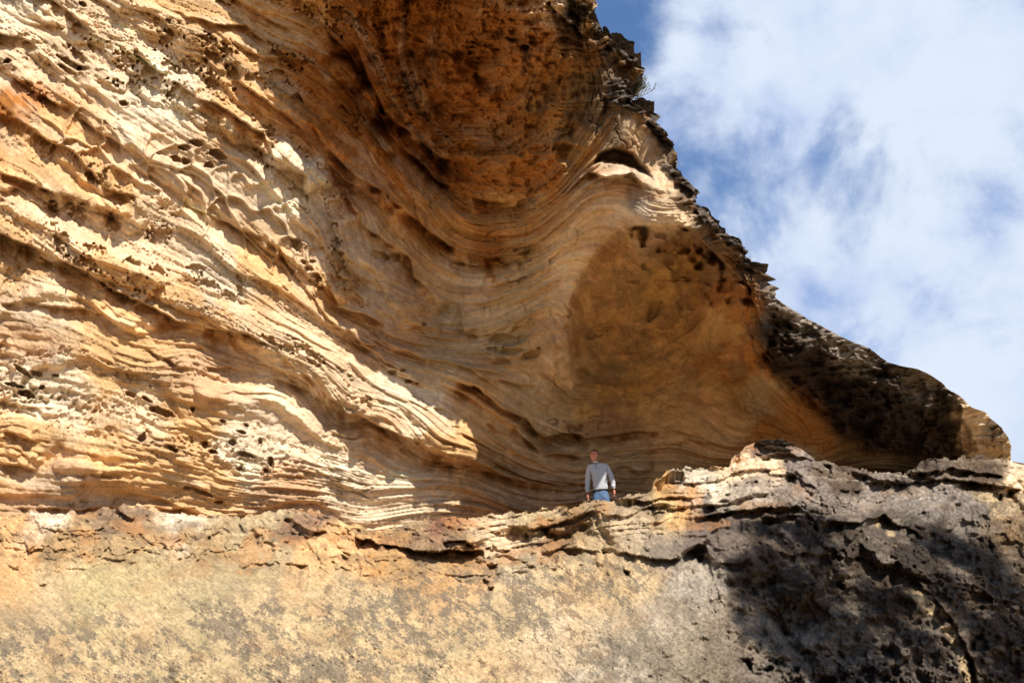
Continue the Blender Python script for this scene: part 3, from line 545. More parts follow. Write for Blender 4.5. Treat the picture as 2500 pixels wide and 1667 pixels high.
    lg = sst(.25, .5, fbm(px/55, py/30, 269., 4))*lo*sst(.1, .5, noise(px/260, py/120, 271.)+.25)*(1-sst(900, 1300, px))
    col = mixc(col, (.46, .39, .19), .18*lg)
    rustm = sst(.2, .5, fbm(px/70+9, py/40, 273., 4))*np.clip(top+.3*(1-rt), 0, 1)*(1-.8*rt)
    col = mixc(col, (.52, .24, .08), .45*rustm)
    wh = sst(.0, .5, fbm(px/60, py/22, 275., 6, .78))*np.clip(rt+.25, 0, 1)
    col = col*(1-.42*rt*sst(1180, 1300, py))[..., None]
    col = mixc(col, (.33, .265, .195), .36*wh)
    for ln, wd in [([(2215,1430),(2290,1500),(2335,1580),(2372,1680)], 13), ([(2140,1272),(2165,1295),(2190,1325)], 12), ([(2480,1185),(2500,1240)], 14)]:
        sd, tt = polydist(px+wx*1.5, py+wy, ln); col = mixc(col, (.50, .36, .20), .8*(1-sst(wd*.5, wd*1.3, abs(sd)))*sst(-.5, .2, noise(px/22, py/22, 287.)))
    # pale streaks on the right slab
    ln = np.clip(1-np.abs(fbm(px/300, (py-.12*px)/38, 277., 3))*16, 0, 1)*rt*(1-sst(1230, 1300, py))*sst(0, .3, noise(px/120, py/40, 279.)+.1)
    col = mixc(col, (.62, .52, .42), .7*ln)
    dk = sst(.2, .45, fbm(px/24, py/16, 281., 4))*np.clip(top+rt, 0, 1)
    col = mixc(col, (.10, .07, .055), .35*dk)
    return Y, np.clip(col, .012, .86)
def build_ledge(mat):
    st = 1.7*Q
    xs = np.concatenate([np.arange(-900, -60, 6), np.arange(-60, 2560, 1.9*Q), np.arange(2560, 3100, 4.5)])
    e = np.interp(xs, [p[0] for p in EDGE], [p[1] for p in EDGE])
    e = e+(3.0*noise(xs/16., 1., 301.)+2.2*noise(np.floor(xs/11.+.4*noise(xs/5., 1.))*3.3, 2., 303.)+.8*noise(xs/3.7, 2., 305.))
    n1 = int(430/st); t1 = np.linspace(0, 1, n1)
    PX = []; PY = []
    for x, y0 in zip(xs, e):
        yy = np.concatenate([y0+(1690-y0)*t1**1.12, np.linspace(1705, 2400, 26)])
        PY.append(yy); PX.append(np.full(len(yy), x))
    PX = np.array(PX).T; PY = np.array(PY).T
    Y, col = ledge_field(PX, PY)
    V = world(PX, PY, Y)
    E = V[:1]; ext = []
    for s in [9.0, 6.5, 4.5, 3.0, 2.0, 1.2, .6, .25, .08]:
        d = np.zeros_like(E); d[..., 1] = s; d[..., 2] = -.50*min(s, .5)/.5
        d[..., 2] += .05*noise(E[..., 0]*2, s*2., 305.)*min(1, s)
        ext.append(E+d)
    V = np.concatenate(ext+[V], 0); col = np.concatenate([col[:1]]*len(ext)+[col], 0)
    return grid_mesh('rock_ledge', V, col, mat)
rock = rock_material('weathered_sandstone', 26.0, .045, lo=.74, hi=1.2)
rock2 = rock_material('lichened_sandstone', 22.0, .04, lo=.68, hi=1.25)
cliff = build_wall(rock); tag(cliff, kind='structure')
ledge = build_ledge(rock2); tag(ledge, kind='structure')
#==THINGS==
def mesh_obj(name, bm, mat, parent=None, smooth=True):
    me = bpy.data.meshes.new(name); bm.to_mesh(me); bm.free()
    for p in me.polygons: p.use_smooth = smooth
    me.materials.append(mat); o = bpy.data.objects.new(name, me); C.objects.link(o)
    if parent: o.parent = parent
    return o
def empty(name, loc, rz=0):
    o = bpy.data.objects.new(name, None); o.empty_display_size = .2; C.objects.link(o); o.location = loc; o.rotation_euler = (0, 0, rz); return o
def skin_bm(chains, sub=2):
    """one continuous tapered surface grown on chains of (x,y,z,rx,ry); chains after the first start at an existing joint index"""
    me = bpy.data.meshes.new('tmp'); V = []; E = []; RR = []
    def key(p):
        for i, q in enumerate(V):
            if (Vector(q)-Vector(p[:3])).length < 1e-4: return i
        V.append(p[:3]); RR.append((p[3], p[4] if len(p) > 4 else p[3])); return len(V)-1
    for ch in chains:
        ids = [key(p) for p in ch]
        E += [(a, b) for a, b in zip(ids[:-1], ids[1:])]
    me.from_pydata(V, E, []); o = bpy.data.objects.new('tmp', me); C.objects.link(o)
    m = o.modifiers.new('s', 'SKIN'); m.use_smooth_shade = True
    sv = me.skin_vertices[0].data
    for i, r in enumerate(RR): sv[i].radius = r
    sv[0].use_root = True
    m2 = o.modifiers.new('u', 'SUBSURF'); m2.levels = sub; m2.render_levels = sub
    dg = bpy.context.evaluated_depsgraph_get(); dg.update()
    em = bpy.data.meshes.new_from_object(o.evaluated_get(dg))
    bm = bmesh.new(); bm.from_mesh(em)
    bpy.data.objects.remove(o); bpy.data.meshes.remove(me); bpy.data.meshes.remove(em)
    return bm
def remeshed(bm, vox):
    me = bpy.data.meshes.new('tmp'); bm.to_mesh(me); bm.free(); o = bpy.data.objects.new('tmp', me); C.objects.link(o)
    m = o.modifiers.new('r', 'REMESH'); m.mode = 'VOXEL'; m.voxel_size = vox
    m = o.modifiers.new('s', 'SMOOTH'); m.factor = .5; m.iterations = 2
    dg = bpy.context.evaluated_depsgraph_get(); dg.update(); em = bpy.data.meshes.new_from_object(o.evaluated_get(dg))
    b = bmesh.new(); b.from_mesh(em); bpy.data.objects.remove(o); bpy.data.meshes.remove(me); bpy.data.meshes.remove(em); return b
def raydown(obj_names, x, y, z0=40):
    dg = bpy.context.evaluated_depsgraph_get()
    for n in obj_names:
        o = bpy.data.objects[n]
        ok, loc, nor, idx = o.ray_cast(Vector((x, y, z0)), Vector((0, 0, -1)))
        if ok: return loc
    return None
# ------------------------------------------------------------------ person
def build_person():
    skin = flat_mat('ruddy_skin', (.68, .27, .17), .55, 30, .08, .35)
    wool = flat_mat('grey_fleece', (.50, .50, .52), .95, 60, .08, .1, .002)
    denim = flat_mat('blue_denim', (.10, .16, .27), .9, 14, .28, .15, .002)
    black = flat_mat('black_trim', (.012, .012, .014), .8); hairm = flat_mat('dark_hair', (.035, .018, .01), .7, 60, .3)
    boot = flat_mat('brown_leather', (.10, .06, .035), .6); white = flat_mat('white_cloth', (.7, .68, .66), .9); red = flat_mat('red_cloth', (.45, .06, .05), .9)
    px0, Y0 = 1464, 14.3
    x0 = float(world(px0, 1150, Y0)[0]); z0 = 3.98
    g = raydown(['rock_ledge'], x0, Y0, 4.9)
    if g is not None and abs(g.z-z0) < .5: z0 = g.z
    p = empty('person', (x0, Y0, z0), R(-5))
    tag(p, 'man in grey zip-neck pullover and blue jeans standing on the rock ledge with arms hanging', 'person')
    # x to the viewer's right, -y towards the viewer
    def arm(s, sh, el, wr, tip, curl):
        """hand with five separate fingers hanging below the wrist"""
        ch = [[sh, el, wr]]
        w = Vector(wr[:3]); d = (Vector(tip)-w).normalized()
        side = Vector((0, -1, 0)); side = (side-d*side.dot(d)).normalized(); inn = d.cross(side)*s
        palm = w+d*.05; ch[0].append((*palm, .030, .018)); kn = w+d*.095; ch[0].append((*kn, .034, .015))
        for k, (o, l) in enumerate([(-.030, .075), (-.010, .085), (.010, .080), (.030, .062)]):
            a = kn+side*(-o); b = a+d*l*.5+inn*curl*.25*l; c = b+d*l*.42+inn*curl*.7*l
            ch.append([(*kn, .034, .015), (*a, .010), (*b, .0090), (*c, .0075)])
        a = palm+side*.032; b = a+d*.03+side*.018; c = b+d*.035+inn*.008
        ch.append([(*palm, .030, .018), (*a, .012), (*b, .0105), (*c, .0085)])
        return ch
    chains = [[(0, .01, .93, .12, .08), (-.01, 0, 1.12, .10, .07), (-.02, -.005, 1.32, .12, .08), (-.05, -.01, 1.45, .06, .05), (-.075, -.02, 1.53, .055), (-.095, -.045, 1.62, .055)],
      [(0, .01, .93, .12, .08), (-.085, .01, .86, .075), (-.11, -.01, .50, .062), (-.12, .03, .10, .045), (-.12, -.06, .045, .045), (-.125, -.14, .035, .036)],
      [(0, .01, .93, .12, .08), (.085, .01, .86, .075), (.11, -.02, .50, .062), (.13, .02, .10, .045), (.13, -.07, .045, .045), (.14, -.15, .035, .036)]]
    # shoulders, elbows, wrists
    la = arm(-1, (-.225, 0, 1.43, .055), (-.265, .02, 1.14, .042), (-.285, -.04, .88, .027), (-.27, -.07, .72), .5)
    ra = arm(1, (.15, 0, 1.45, .055), (.255, .03, 1.18, .042), (.275, -.03, .965, .027), (.275, -.05, .80), .25)
    hub = (-.05, -.01, 1.45, .06, .05)
    la[0] = [hub]+la[0]; ra[0] = [hub]+ra[0]
    bm = skin_bm(chains+la+ra, 1)
    # head: skull, jaw, brow, nose, lips, ears as one lump that the remesh fuses to the neck
    hc = Vector((-.105, -.055, 1.695)); hr = Matrix.Rotation(R(6), 3, 'Y') @ Matrix.Rotation(R(-10), 3, 'Z')
    def lump(c, r, sc=(1, 1, 1)):
        m = Matrix.Translation(hc) @ hr.to_4x4() @ Matrix.Translation(c) @ Matrix.Diagonal((*[r*k for k in sc], 1))
        bmesh.ops.create_uvsphere(bm, u_segments=20, v_segments=14, radius=1, matrix=m)
    lump((0, .015, .03), .098, (.80, 1.0, .86)); lump((0, -.015, -.035), .078, (.82, .90, 1.05)); lump((0, -.045, -.085), .036, (1.05, .8, .75))
    lump((0, -.078, .022), .03, (1.7, .5, .4)); lump((0, -.094, -.022), .014, (.85, 1.0, 1.1)); lump((0, -.088, .0), .011, (.7, .8, 2.0)); lump((0, -.080, -.055), .016, (1.5, .6, .45))
    lump((.028, -.070, -.022), .022, (1, .7, .9)); lump((-.028, -.070, -.022), .022, (1, .7, .9))
    lump((.078, .01, -.005), .022, (.4, .8, 1.3)); lump((-.078, .01, -.005), .022, (.4, .8, 1.3))
    bm = remeshed(bm, .0065)
    mesh_obj('body', bm, skin, p)
    # hair: close-cropped cap with receding front
    bm = bmesh.new(); bmesh.ops.create_uvsphere(bm, u_segments=28, v_segments=18, radius=1)
    for v in list(bm.verts):
        if v.co.z < min(.48, max(-.35, .48-(v.co.y+.6)*1.5)): bm.verts.remove(v)
    M = Matrix.Translation(hc) @ hr.to_4x4() @ Matrix.Translation((0, .02, .034)) @ Matrix.Diagonal((.087, .112, .094, 1))
    for v in bm.verts:
        v.co = v.co*(1+.03*math.sin(v.co.x*31+v.co.y*17)*math.cos(v.co.z*23)); v.co = M @ v.co
    o = mesh_obj('hair', bm, hairm, p); sm = o.modifiers.new('t', 'SOLIDIFY'); sm.thickness = .008
    def headobj(name, c, r, sc, mat):
        b = bmesh.new(); bmesh.ops.create_uvsphere(b, u_segments=12, v_segments=8, radius=1, matrix=Matrix.Translation(hc) @ hr.to_4x4() @ Matrix.Translation(c) @ Matrix.Diagonal((*[r*k for k in sc], 1)))
        return mesh_obj(name, b, mat, p)
    for s_ in (-1, 1):
        headobj('eye', (s_*.029, -.086, .006), .011, (1.1, .6, .5), black); headobj('eyebrow', (s_*.029, -.094, .026), .02, (1, .25, .18), hairm)
    headobj('mouth', (0, -.093, -.054), .02, (1.1, .3, .18), flat_mat('lip_skin', (.34, .08, .06), .5))
    # pullover
    ch = [[(0, .01, .925, .166, .118), (0, .01, 1.00, .168, .118), (-.005, 0, 1.12, .165, .118), (-.015, -.005, 1.30, .180, .125), (-.035, -.008, 1.42, .150, .10), (-.06, -.015, 1.50, .072, .070), (-.068, -.022, 1.535, .066, .062)],
      [(-.035, -.008, 1.42, .150, .10), (-.205, 0, 1.44, .080), (-.245, .01, 1.29, .066), (-.265, .02, 1.14, .060), (-.278, -.015, .98, .050), (-.285, -.038, .895, .044)],
      [(-.035, -.008, 1.42, .150, .10), (.135, 0, 1.46, .080), (.215, .012, 1.31, .066), (.255, .03, 1.18, .060), (.268, -.005, 1.06, .050), (.275, -.028, .98, .044)]]
    bm = skin_bm(ch, 2)
    for v in bm.verts:      # folds of the cloth
        f = .006*math.sin(v.co.z*46+v.co.x*24+math.sin(v.co.x*19)*1.5)+.004*math.sin(v.co.z*83-v.co.x*37)
        if v.normal.length > 0: v.co += v.normal*f
    pull = mesh_obj('pullover', bm, wool, p)
    def ring(name, c, rx, ry, th, mat, tilt=(0, 0), par=None):
        b = bmesh.new(); n, k = 40, 8; rows = []
        for i in range(n):
            a = i/n*2*math.pi; r = []
            for j in range(k):
                t = j/k*2*math.pi; rr = th*math.cos(t)
                x = math.cos(a)*(rx+rr); y = math.sin(a)*(ry+rr); z = th*1.5*math.sin(t)+tilt[0]*x+tilt[1]*y
                r.append(b.verts.new((c[0]+x, c[1]+y, c[2]+z)))
            rows.append(r)
        for i in range(n):
            for j in range(k): b.faces.new((rows[i][j], rows[(i+1) % n][j], rows[(i+1) % n][(j+1) % k], rows[i][(j+1) % k]))
        return mesh_obj(name, b, mat, par or p)
    ring('hem', (0, .01, .905+.05), .160, .112, .009, black, (.10, 0), pull)
    ring('cuff', (-.286, -.042, .885), .036, .036, .008, black, (0, .1), pull); ring('cuff', (.276, -.032, .970), .036, .036, .008, black, (0, .1), pull)
    ring('collar', (-.078, -.03, 1.562), .062, .058, .012, wool, (-.25, .35), pull)
    b = bmesh.new(); bmesh.ops.create_cube(b, size=1, matrix=Matrix.Translation((-.072, -.125, 1.455)) @ Matrix.Rotation(R(-14), 4, 'X') @ Matrix.Diagonal((.008, .012, .13, 1)))
    bmesh.ops.bevel(b, geom=b.edges[:], offset=.002, segments=2); mesh_obj('zip', b, black, pull)
    b = bmesh.new(); bmesh.ops.create_cube(b, size=1, matrix=Matrix.Translation((-.088, -.098, 1.545)) @ Matrix.Rotation(R(-30), 4, 'X') @ Matrix.Diagonal((.05, .012, .028, 1)))
    bmesh.ops.bevel(b, geom=b.edges[:], offset=.005, segments=2); mesh_obj('shirt_collar', b, white, p)
    # jeans
    ch = [[(0, .01, .99, .152, .105), (0, .01, .90, .165, .118)],
      [(0, .01, .90, .165, .118), (-.088, .01, .80, .105, .105), (-.105, 0, .62, .088), (-.11, -.01, .46, .074), (-.115, .015, .25, .064), (-.12, .03, .09, .060)],
      [(0, .01, .90, .165, .118), (.088, .01, .80, .105, .105), (.105, -.005, .62, .088), (.11, -.02, .46, .074), (.12, .01, .25, .064), (.13, .02, .09, .060)]]
    bm = skin_bm(ch, 2)
    for v in bm.verts:
        f = .005*math.sin(v.co.z*60+abs(v.co.x)*50)
        v.co += v.normal*f
    mesh_obj('jeans', bm, denim, p)
    for s_, xx, yy in ((-1, -.12, 0), (1, .132, -.01)):
        b = skin_bm([[(xx, yy+.045, .07, .052, .050), (xx, yy-.04, .052, .05, .045), (xx+s_*.008, yy-.14, .042, .042, .036), (xx+s_*.01, yy-.19, .036, .03, .026)]], 2)
        mesh_obj('boot', b, boot, p)
    return p
person = build_person()
# ------------------------------------------------------------------ loose rock slabs on the skyline and ledge
def slab_mesh(name, seed, dark):
    r = random.Random(seed); bm = bmesh.new(); bmesh.ops.create_cube(bm, size=1)
    bmesh.ops.subdivide_edges(bm, edges=bm.edges[:], cuts=9, use_grid_fill=True)
    P = np.array([v.co[:] for v in bm.verts]); sd = seed*3.17
    a = fbm(P[:, 0]*1.6+sd, P[:, 1]*1.6, P[:, 2]*1.2+sd, 3); b = fbm(P[:, 0]*5+sd, P[:, 1]*5, P[:, 2]*14+sd, 3); c = noise(P[:, 0]*1.2+sd, P[:, 1]*1.2+sd, np.floor(P[:, 2]*5+sd)*3.)
    for v, x, y, z in zip(bm.verts, a, b, c):
        k = 1-.42*max(0, v.co.x+.1)          # tapers to a snout
        v.co.z *= k; v.co.y *= (1-.35*max(0, v.co.x))
        l = math.hypot(v.co.x, v.co.y)
        f = 1+.30*x+.12*y+.22*z*min(1, l*2)
        v.co.x *= f; v.co.y *= f; v.co.z *= 1+.25*x+.10*y
    me = bpy.data.meshes.new(name); bm.to_mesh(me); bm.free()
    n = len(me.vertices); P = np.array([v.co[:] for v in me.vertices])
    t = fbm(P[:, 0]*4+sd, P[:, 1]*4, P[:, 2]*9, 4)
    base = np.array(dark)[None]*(1+.5*t[:, None]); sp = sst(.1, .4, fbm(P[:, 0]*14+sd, P[:, 1]*14, P[:, 2]*14, 3))[:, None]
    col = base*(1-.4*sp)+np.array([[.30, .26, .22]])*.4*sp
    at = me.color_attributes.new('rock_colour', 'FLOAT_COLOR', 'POINT')
    at.data.foreach_set('color', np.concatenate([np.clip(col, .01, 1), np.ones((n, 1))], 1).astype(np.float32).reshape(-1))
    me.materials.append(rock2)
    return me
SLABS = [ # px, py, Y, length, thickness, tilt (deg, + = nose up), darkness
 (1560,176,11.75,.42,.13,4),(1548,160,11.8,.36,.12,-8),(1535,146,11.8,.36,.09,-20),(1508,118,11.7,.30,.09,-35),(1480,92,11.5,.26,.10,-40),(1446,18,11.2,.34,.22,30),(1462,62,11.4,.3,.10,-20),
 (1592,284,12.3,.40,.16,-10),(1600,306,12.4,.34,.10,-30),(1622,340,12.5,.40,.12,-48),(1640,372,12.6,.32,.12,-12),(1640,390,12.6,.26,.06,0),
 (1672,440,12.8,.34,.09,-45),(1692,470,12.9,.22,.08,-20),(1715,515,13.0,.34,.12,-35),(1740,548,13.1,.32,.10,-35),(1772,572,13.2,.32,.10,-25),
 (1806,608,13.4,.52,.17,-30),(1812,632,13.4,.34,.08,-4),(1850,668,13.6,.78,.17,-16),(1862,690,13.7,.55,.10,-18),(1884,722,13.8,.42,.08,-40),(1874,708,13.7,.3,.07,-25)]
slab_kinds = [slab_mesh('rock_slab', k, (.085, .065, .052)) for k in range(6)]
for i, (px, py, Y, ln, th, tilt) in enumerate(SLABS):
    o = bpy.data.objects.new('rock_slab', slab_kinds[i % 6]); C.objects.link(o); o.parent = cliff
    o.location = world(px-ln*56, py+4, Y+.22); rr = random.Random(i)
    o.scale = (ln*rr.uniform(.9, 1.25), .9*rr.uniform(.8, 1.2), th*rr.uniform(.6, 1.05)); o.rotation_euler = (rr.uniform(-.15, .15), R(-tilt), rr.uniform(-.5, .0))
for i, (px, py, Y, ln, th, tilt) in enumerate([(1870,1086,15.1,.36,.09,4),(1905,1086,15.1,.36,.09,-3),(1888,1096,15.0,.6,.07,-2)]):
    o = bpy.data.objects.new('rock_slab', slab_kinds[i+1]); C.objects.link(o); o.parent = ledge
    o.location = world(px, py, Y); o.scale = (ln, .4, th); o.rotation_euler = (0, R(-tilt), .2*i)
# ------------------------------------------------------------------ plants
def tube_path(bm, pts, r0, r1, sides=5):
    prev = None; n = len(pts)
    for i, p in enumerate(pts):
        p = Vector(p); d = (Vector(pts[min(i+1, n-1)])-Vector(pts[max(i-1, 0)])).normalized()
        a = d.orthogonal().normalized(); b = d.cross(a); r = r0+(r1-r0)*i/(n-1)
        cur = [bm.verts.new(p+(a*math.cos(k/sides*6.2832)+b*math.sin(k/sides*6.2832))*r) for k in range(sides)]
        if prev:
            for k in range(sides): bm.faces.new((prev[k], prev[(k+1) % sides], cur[(k+1) % sides], cur[k]))
        prev = cur
def leaf(bm, p, d, l, w, rr):
    d = Vector(d).normalized(); a = d.cross(Vector((rr.uniform(-1, 1), rr.uniform(-1, 1), rr.uniform(-1, 1)))).normalized()*w
    q = [p-a*.3, p+d*l*.5-a, p+d*l, p+d*l*.5+a]
    bm.faces.new([bm.verts.new(x) for x in q])
olive = flat_mat('olive_leaves', (.11, .13, .05), .7, 8, .4); bark = flat_mat('grey_bark', (.16, .12, .09), .9, 10, .4, .1, .01)
gum = flat_mat('gum_leaves', (.06, .09, .03), .6, 3, .4); straw = flat_mat('dry_straw', (.36, .30, .17), .9, 12, .3)
def shrub(loc, label, n, L, rad, lean, seed, leafn, size, group=None, name='shrub', cat='shrub'):
    rr = random.Random(seed); p = empty(name, loc); tag(p, label, cat, group)
    sb = bmesh.new(); lb = bmesh.new()
    for i in range(n):
        a = rr.uniform(0, 6.283); e = rr.uniform(.2, 1.3)
        d = Vector((math.cos(a)*math.cos(e), math.sin(a)*math.cos(e)*.7, math.sin(e)))*.8+Vector(lean); d.normalize()
        q = Vector((rr.uniform(-1, 1)*rad, rr.uniform(-1, 1)*rad, rr.uniform(-.6, .6)*rad)); pts = [q.copy()]; l = L*rr.uniform(.55, 1.1)
        for k in range(6):
            d = (d+Vector((rr.uniform(-.28, .28), rr.uniform(-.28, .28), rr.uniform(-.1, .22)))).normalized(); q = q+d*l/6; pts.append(q.copy())
            if k > 0:
                for m in range(leafn):
                    dd = (d+Vector((rr.uniform(-1, 1), rr.uniform(-1, 1), rr.uniform(-.6, 1)))*.7)
                    leaf(lb, q-d*l/6*rr.random(), dd, size*rr.uniform(.6, 1.3), size*.10, rr)
            if k in (2, 3, 4):
                tw = (d+Vector((rr.uniform(-.9, .9), rr.uniform(-.9, .9), rr.uniform(-.4, .9)))).normalized(); tp = [q.copy(), q+tw*l*.14, q+(tw+Vector((0, 0, .3)))*l*.24]
                tube_path(sb, tp, L*.006, L*.002, 4)
                for m in range(leafn): leaf(lb, tp[1]+(tp[2]-tp[1])*rr.random(), tw+Vector((rr.uniform(-.6, .6), rr.uniform(-.6, .6), rr.uniform(-.4, .8))), size, size*.09, rr)
        tube_path(sb, pts, L*.013, L*.003, 5)
    mesh_obj('stem', sb, bark, p); mesh_obj('foliage', lb, olive, p, False)
    return p
shrub(world(1550, 236, 11.75), 'wispy green shrub growing from a crack under the jutting rocks on the skyline', 30, .62, .06, (.55, -.1, .25), 3, 6, .055)
shrub(world(1826, 634, 13.3), 'tiny dead twiggy sprig sticking out below the squared skyline slab', 5, .15, .02, (.8, -.1, .1), 8, 1, .02, name='twiggy_sprig', cat='plant')
def tuft(px, py, Y, label, seed, h=.16, n=90):
    rr = random.Random(seed); bm = bmesh.new()
    for i in range(n):
        b = Vector((rr.gauss(0, .06), rr.gauss(0, .04), 0)); d = Vector((rr.gauss(0, .5), rr.gauss(0, .4), 1)).normalized()
        leaf(bm, b, d, h*rr.uniform(.5, 1.1), .006, rr)
    o = mesh_obj('grass_tuft', bm, straw, None, False); o.location = world(px, py, Y); tag(o, label, 'grass tuft', 'dry grass tufts on the cliff edge'); return o
tuft(1592, 318, 11.9, 'dry grass tuft in the hollow just under the dark crusted skyline rocks below the shrub', 11)
tuft(1640, 408, 12.35, 'dry grass tuft on pale rock beside the skyline notch above the sunlit buttress', 12)
# ------------------------------------------------------------------ gum trees standing behind and to the right of the viewer
def gum_tree(shadow_pts, t, base, label, seed):
    rr = random.Random(seed); root = empty('gum_tree', (base[0], base[1], -.05)); tag(root, label, 'tree', 'gum trees facing the cliff')
    B = Vector((base[0], base[1], -.05)); tb = bmesh.new(); lb = bmesh.new(); S = Vector(SUN)
    cl = []
    for (px, py, Y, r, den) in shadow_pts:
        c = Vector(world(px, py, Y))+S*(t+rr.uniform(-1, 1)); cl.append((c-B, r, den))
    mean = sum((c for c, r, d in cl), Vector())/len(cl)
    fork = Vector((mean.x*.35, mean.y*.35, mean.z*.55)); tube_path(tb, [(0, 0, 0), fork*.35+Vector((.1, .05, 0)), fork*.7, fork], .26, .17, 10)
    for c, r, den in cl:
        mid = fork.lerp(c, .5)+Vector((rr.uniform(-.4, .4), rr.uniform(-.4, .4), -.35)); tube_path(tb, [fork, mid, c], .09, .03, 7)
        for k in range(int(9*r*8)):
            d = Vector((rr.gauss(0, 1), rr.gauss(0, 1), rr.gauss(0, .8))).normalized()*r*rr.random()**.4; e = c+d
            if k % 3 == 0: tube_path(tb, [c+d*.05, c+d*.6+Vector((0, 0, .08)), e], .014, .004, 4)
            for m in range(int(21*den)):
                q = e+Vector((rr.gauss(0, .13), rr.gauss(0, .13), rr.gauss(0, .11))); leaf(lb, q, (rr.uniform(-.5, .5), rr.uniform(-.5, .5), -1), rr.uniform(.14, .22), .03, rr)
    mesh_obj('trunk', tb, bark, root); mesh_obj('crown', lb, gum, root, False)
gum_tree([(1960,1292,12.9,.62,1.3),(1860,1300,12.9,.35,.9),(1870,1430,11.9,.75,1.7),(1995,1450,12.1,.8,1.7),(1890,1540,11.3,.7,1.5),(2090,1530,11.8,.65,1.5),(2190,1445,12.5,.6,1.2),(2050,1640,11.1,.6,1.0),(1980,1590,11.2,.6,1.4)], 13.5, (9.6, 1.6), 'tall gum tree with a dense crown shading the dark rock face', 21)
gum_tree([(2360,1350,14.2,.75,1.5),(2300,1360,14.0,.6,1.3),(2420,1420,13.7,.6,1.2),(2320,1480,13.0,.6,.9),(2470,1640,12.6,.9,1.5),(2480,1540,13.1,.5,.8),(2250,1560,12.2,.4,.6)], 13.5, (14.2, 3.2), 'slender gum tree with an open crown standing right of the denser one', 22)
#==END THINGS==
# ------------------------------------------------------------------ ground
gm = flat_mat('sandy_ground', (.32, .225, .12), .95, 1.2, .25)
gv = np.array([[[x, y, -.02] for x in np.linspace(-400, 400, 41)] for y in np.linspace(400, -400, 41)], float)
gr = grid_mesh('ground', gv, None, gm, smooth=False); tag(gr, kind='structure')
# ------------------------------------------------------------------ sky and sun
w = bpy.data.worlds.new('World'); bpy.context.scene.world = w; w.use_nodes = True
nt = w.node_tree; N = nt.nodes; L = nt.links; bg = N['Background']
sky = N.new('ShaderNodeTexSky'); sky.sky_type = 'NISHITA'; sky.sun_disc = False
sky.sun_elevation = SUN_EL; sky.sun_rotation = math.atan2(SUN[0], SUN[1])
sky.altitude = 300; sky.air_density = 1.0; sky.dust_density = .3; sky.ozone_density = 3
BGS = .09
bg.inputs['Strength'].default_value = BGS
tc = N.new('ShaderNodeTexCoord')
def wray(px, py):
    u, y, z = ray(float(px), float(py)); v = Vector((u, y, z)); v.normalize(); return v
def vmath(op, a, b=None, sc=None):
    n = N.new('ShaderNodeVectorMath'); n.operation = op
    if isinstance(a, (tuple, list, Vector)): n.inputs[0].default_value = tuple(a)
    else: L.new(a, n.inputs[0])
    if b is not None:
        if isinstance(b, (tuple, list, Vector)): n.inputs[1].default_value = tuple(b)
        else: L.new(b, n.inputs[1])
    if sc is not None: n.inputs['Scale'].default_value = sc
    return n
def fmath(op, a, b=None, c=None, clamp=False):
    n = N.new('ShaderNodeMath'); n.operation = op; n.use_clamp = clamp
    for i, x in enumerate((a, b, c)):
        if x is None: continue
        if isinstance(x, (int, float)): n.inputs[i].default_value = x
        else: L.new(x, n.inputs[i])
    return n.outputs[0]
def mrange(v, a, b, c, d, smooth=True):
    n = N.new('ShaderNodeMapRange'); n.interpolation_type = 'SMOOTHSTEP' if smooth else 'LINEAR'
    L.new(v, n.inputs['Value'])
    for k, x in zip(('From Min', 'From Max', 'To Min', 'To Max'), (a, b, c, d)): n.inputs[k].default_value = x
    return n.outputs[0]
D = vmath('NORMALIZE', tc.outputs['Generated']).outputs[0]
nz = N.new('ShaderNodeTexNoise'); nz.inputs['Scale'].default_value = 4.6; nz.inputs['Detail'].default_value = 12; nz.inputs['Roughness'].default_value = .6; nz.inputs['Distortion'].default_value = .25
L.new(D, nz.inputs['Vector'])
n2 = N.new('ShaderNodeTexNoise'); n2.inputs['Scale'].default_value = 7; n2.inputs['Detail'].default_value = 8; n2.inputs['Roughness'].default_value = .5
mp = vmath('ADD', D, (3.1, 1.7, .4)); L.new(mp.outputs[0], n2.inputs['Vector'])
dens = fmath('ADD', fmath('MULTIPLY', nz.outputs['Fac'], 2.7), -.60)
def blob(px, py, rad, amt):
    global dens
    d = vmath('DOT_PRODUCT', D, wray(px, py)).outputs['Value']
    dens = fmath('MULTIPLY_ADD', mrange(d, math.cos(rad), 1.0, 0, 1), amt, dens)
for b in [(1930,370,.07,-.26),(1760,520,.09,-.28),(2020,330,.05,-.16),(1850,470,.06,-.10),(1480,40,.11,-.34),(1770,100,.045,-.20),(1830,640,.06,-.14),(1560,170,.06,-.1),(2250,620,.35,.22),(2450,300,.3,.16),(1650,250,.14,.14),(2100,100,.2,.1),(1930,740,.06,-.18),(1700,560,.06,-.2),(1560,60,.08,-.18),(1680,300,.05,-.1),(2140,880,.06,-.12)]:
    blob(b[0], b[1], b[2], b[3]*(.58 if b[3] < 0 and b[0] > 1600 else 1))
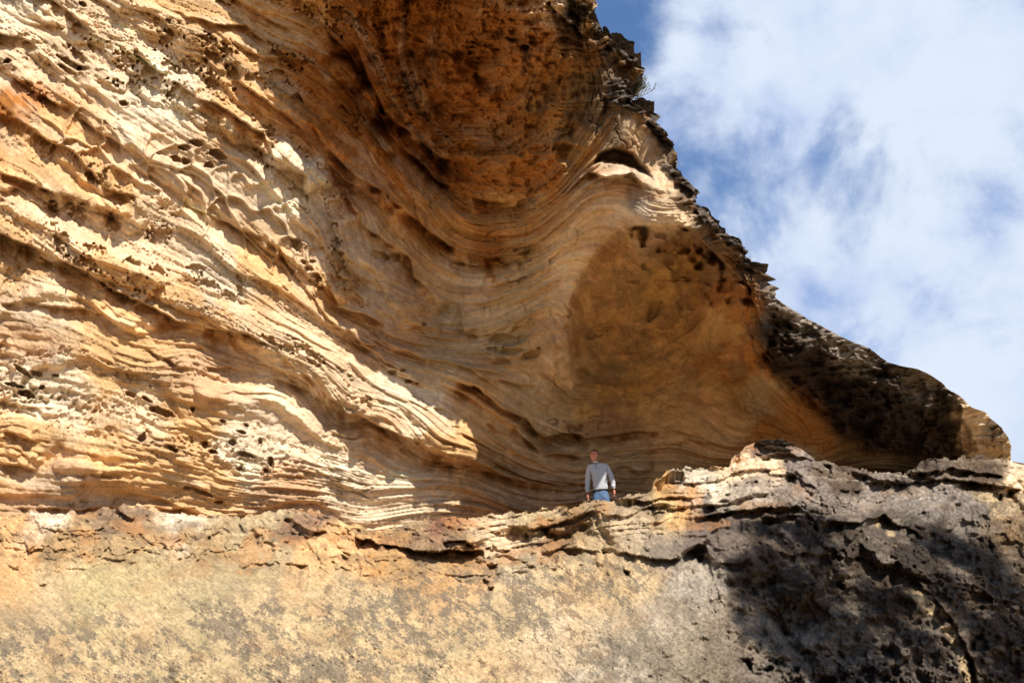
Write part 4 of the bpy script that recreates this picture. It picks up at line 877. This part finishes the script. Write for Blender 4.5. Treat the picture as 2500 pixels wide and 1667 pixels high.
# cloud bank stands over the cliff side of the sky; thinned behind the viewer to lower fill light
side = mrange(vmath('DOT_PRODUCT', D, tuple(wray(2050, 500))).outputs['Value'], .35, .85, -.35, 0)
dens = fmath('ADD', dens, side)
fac = mrange(dens, .25, .98, 0.05, 1.0)
shade = mrange(fmath('ADD', n2.outputs['Fac'], fmath('MULTIPLY', dens, .35)), .45, .95, 0, 1)
cc = N.new('ShaderNodeMix'); cc.data_type = 'RGBA'
SC = 1/BGS
cc.inputs['A'].default_value = (.36*SC, .45*SC, .68*SC, 1); cc.inputs['B'].default_value = (.60*SC, .67*SC, .78*SC, 1)
L.new(shade, cc.inputs['Factor'])
mx = N.new('ShaderNodeMix'); mx.data_type = 'RGBA'; skm = N.new('ShaderNodeVectorMath'); skm.operation = 'SCALE'
L.new(fac, mx.inputs['Factor']); L.new(vmath('MULTIPLY', sky.outputs[0], (1.1, 1.45, 1.7)).outputs[0], skm.inputs[0]); L.new(mrange(side, -.3, 0, .5, 1), skm.inputs['Scale']); L.new(skm.outputs[0], mx.inputs['A']); L.new(cc.outputs['Result'], mx.inputs['B'])  # clear sky dimmed away from the view direction to cut ambient fill
L.new(mx.outputs['Result'], bg.inputs['Color'])
sl = bpy.data.lights.new('sun', 'SUN'); sl.energy = 5.0; sl.angle = R(.53); sl.color = (1, .94, .84)
so = bpy.data.objects.new('sun', sl); C.objects.link(so)
so.rotation_euler = Vector(SUN).to_track_quat('Z', 'Y').to_euler(); so.location = (10, -10, 30)
# ------------------------------------------------------------------ camera
cd = bpy.data.cameras.new('camera'); cd.lens = 24; cd.sensor_width = 36; cd.clip_end = 2000; cd.clip_start = .05
co = bpy.data.objects.new('camera', cd); C.objects.link(co)
co.location = (0, 0, CAMZ); co.rotation_euler = (R(90)+PITCH, 0, 0)
s = bpy.context.scene; s.camera = co
s.view_settings.view_transform = 'Standard'; s.view_settings.look = 'None'; s.view_settings.exposure = .33
s.cycles.max_bounces = 8; s.cycles.diffuse_bounces = 6; s.cycles.use_denoising = True
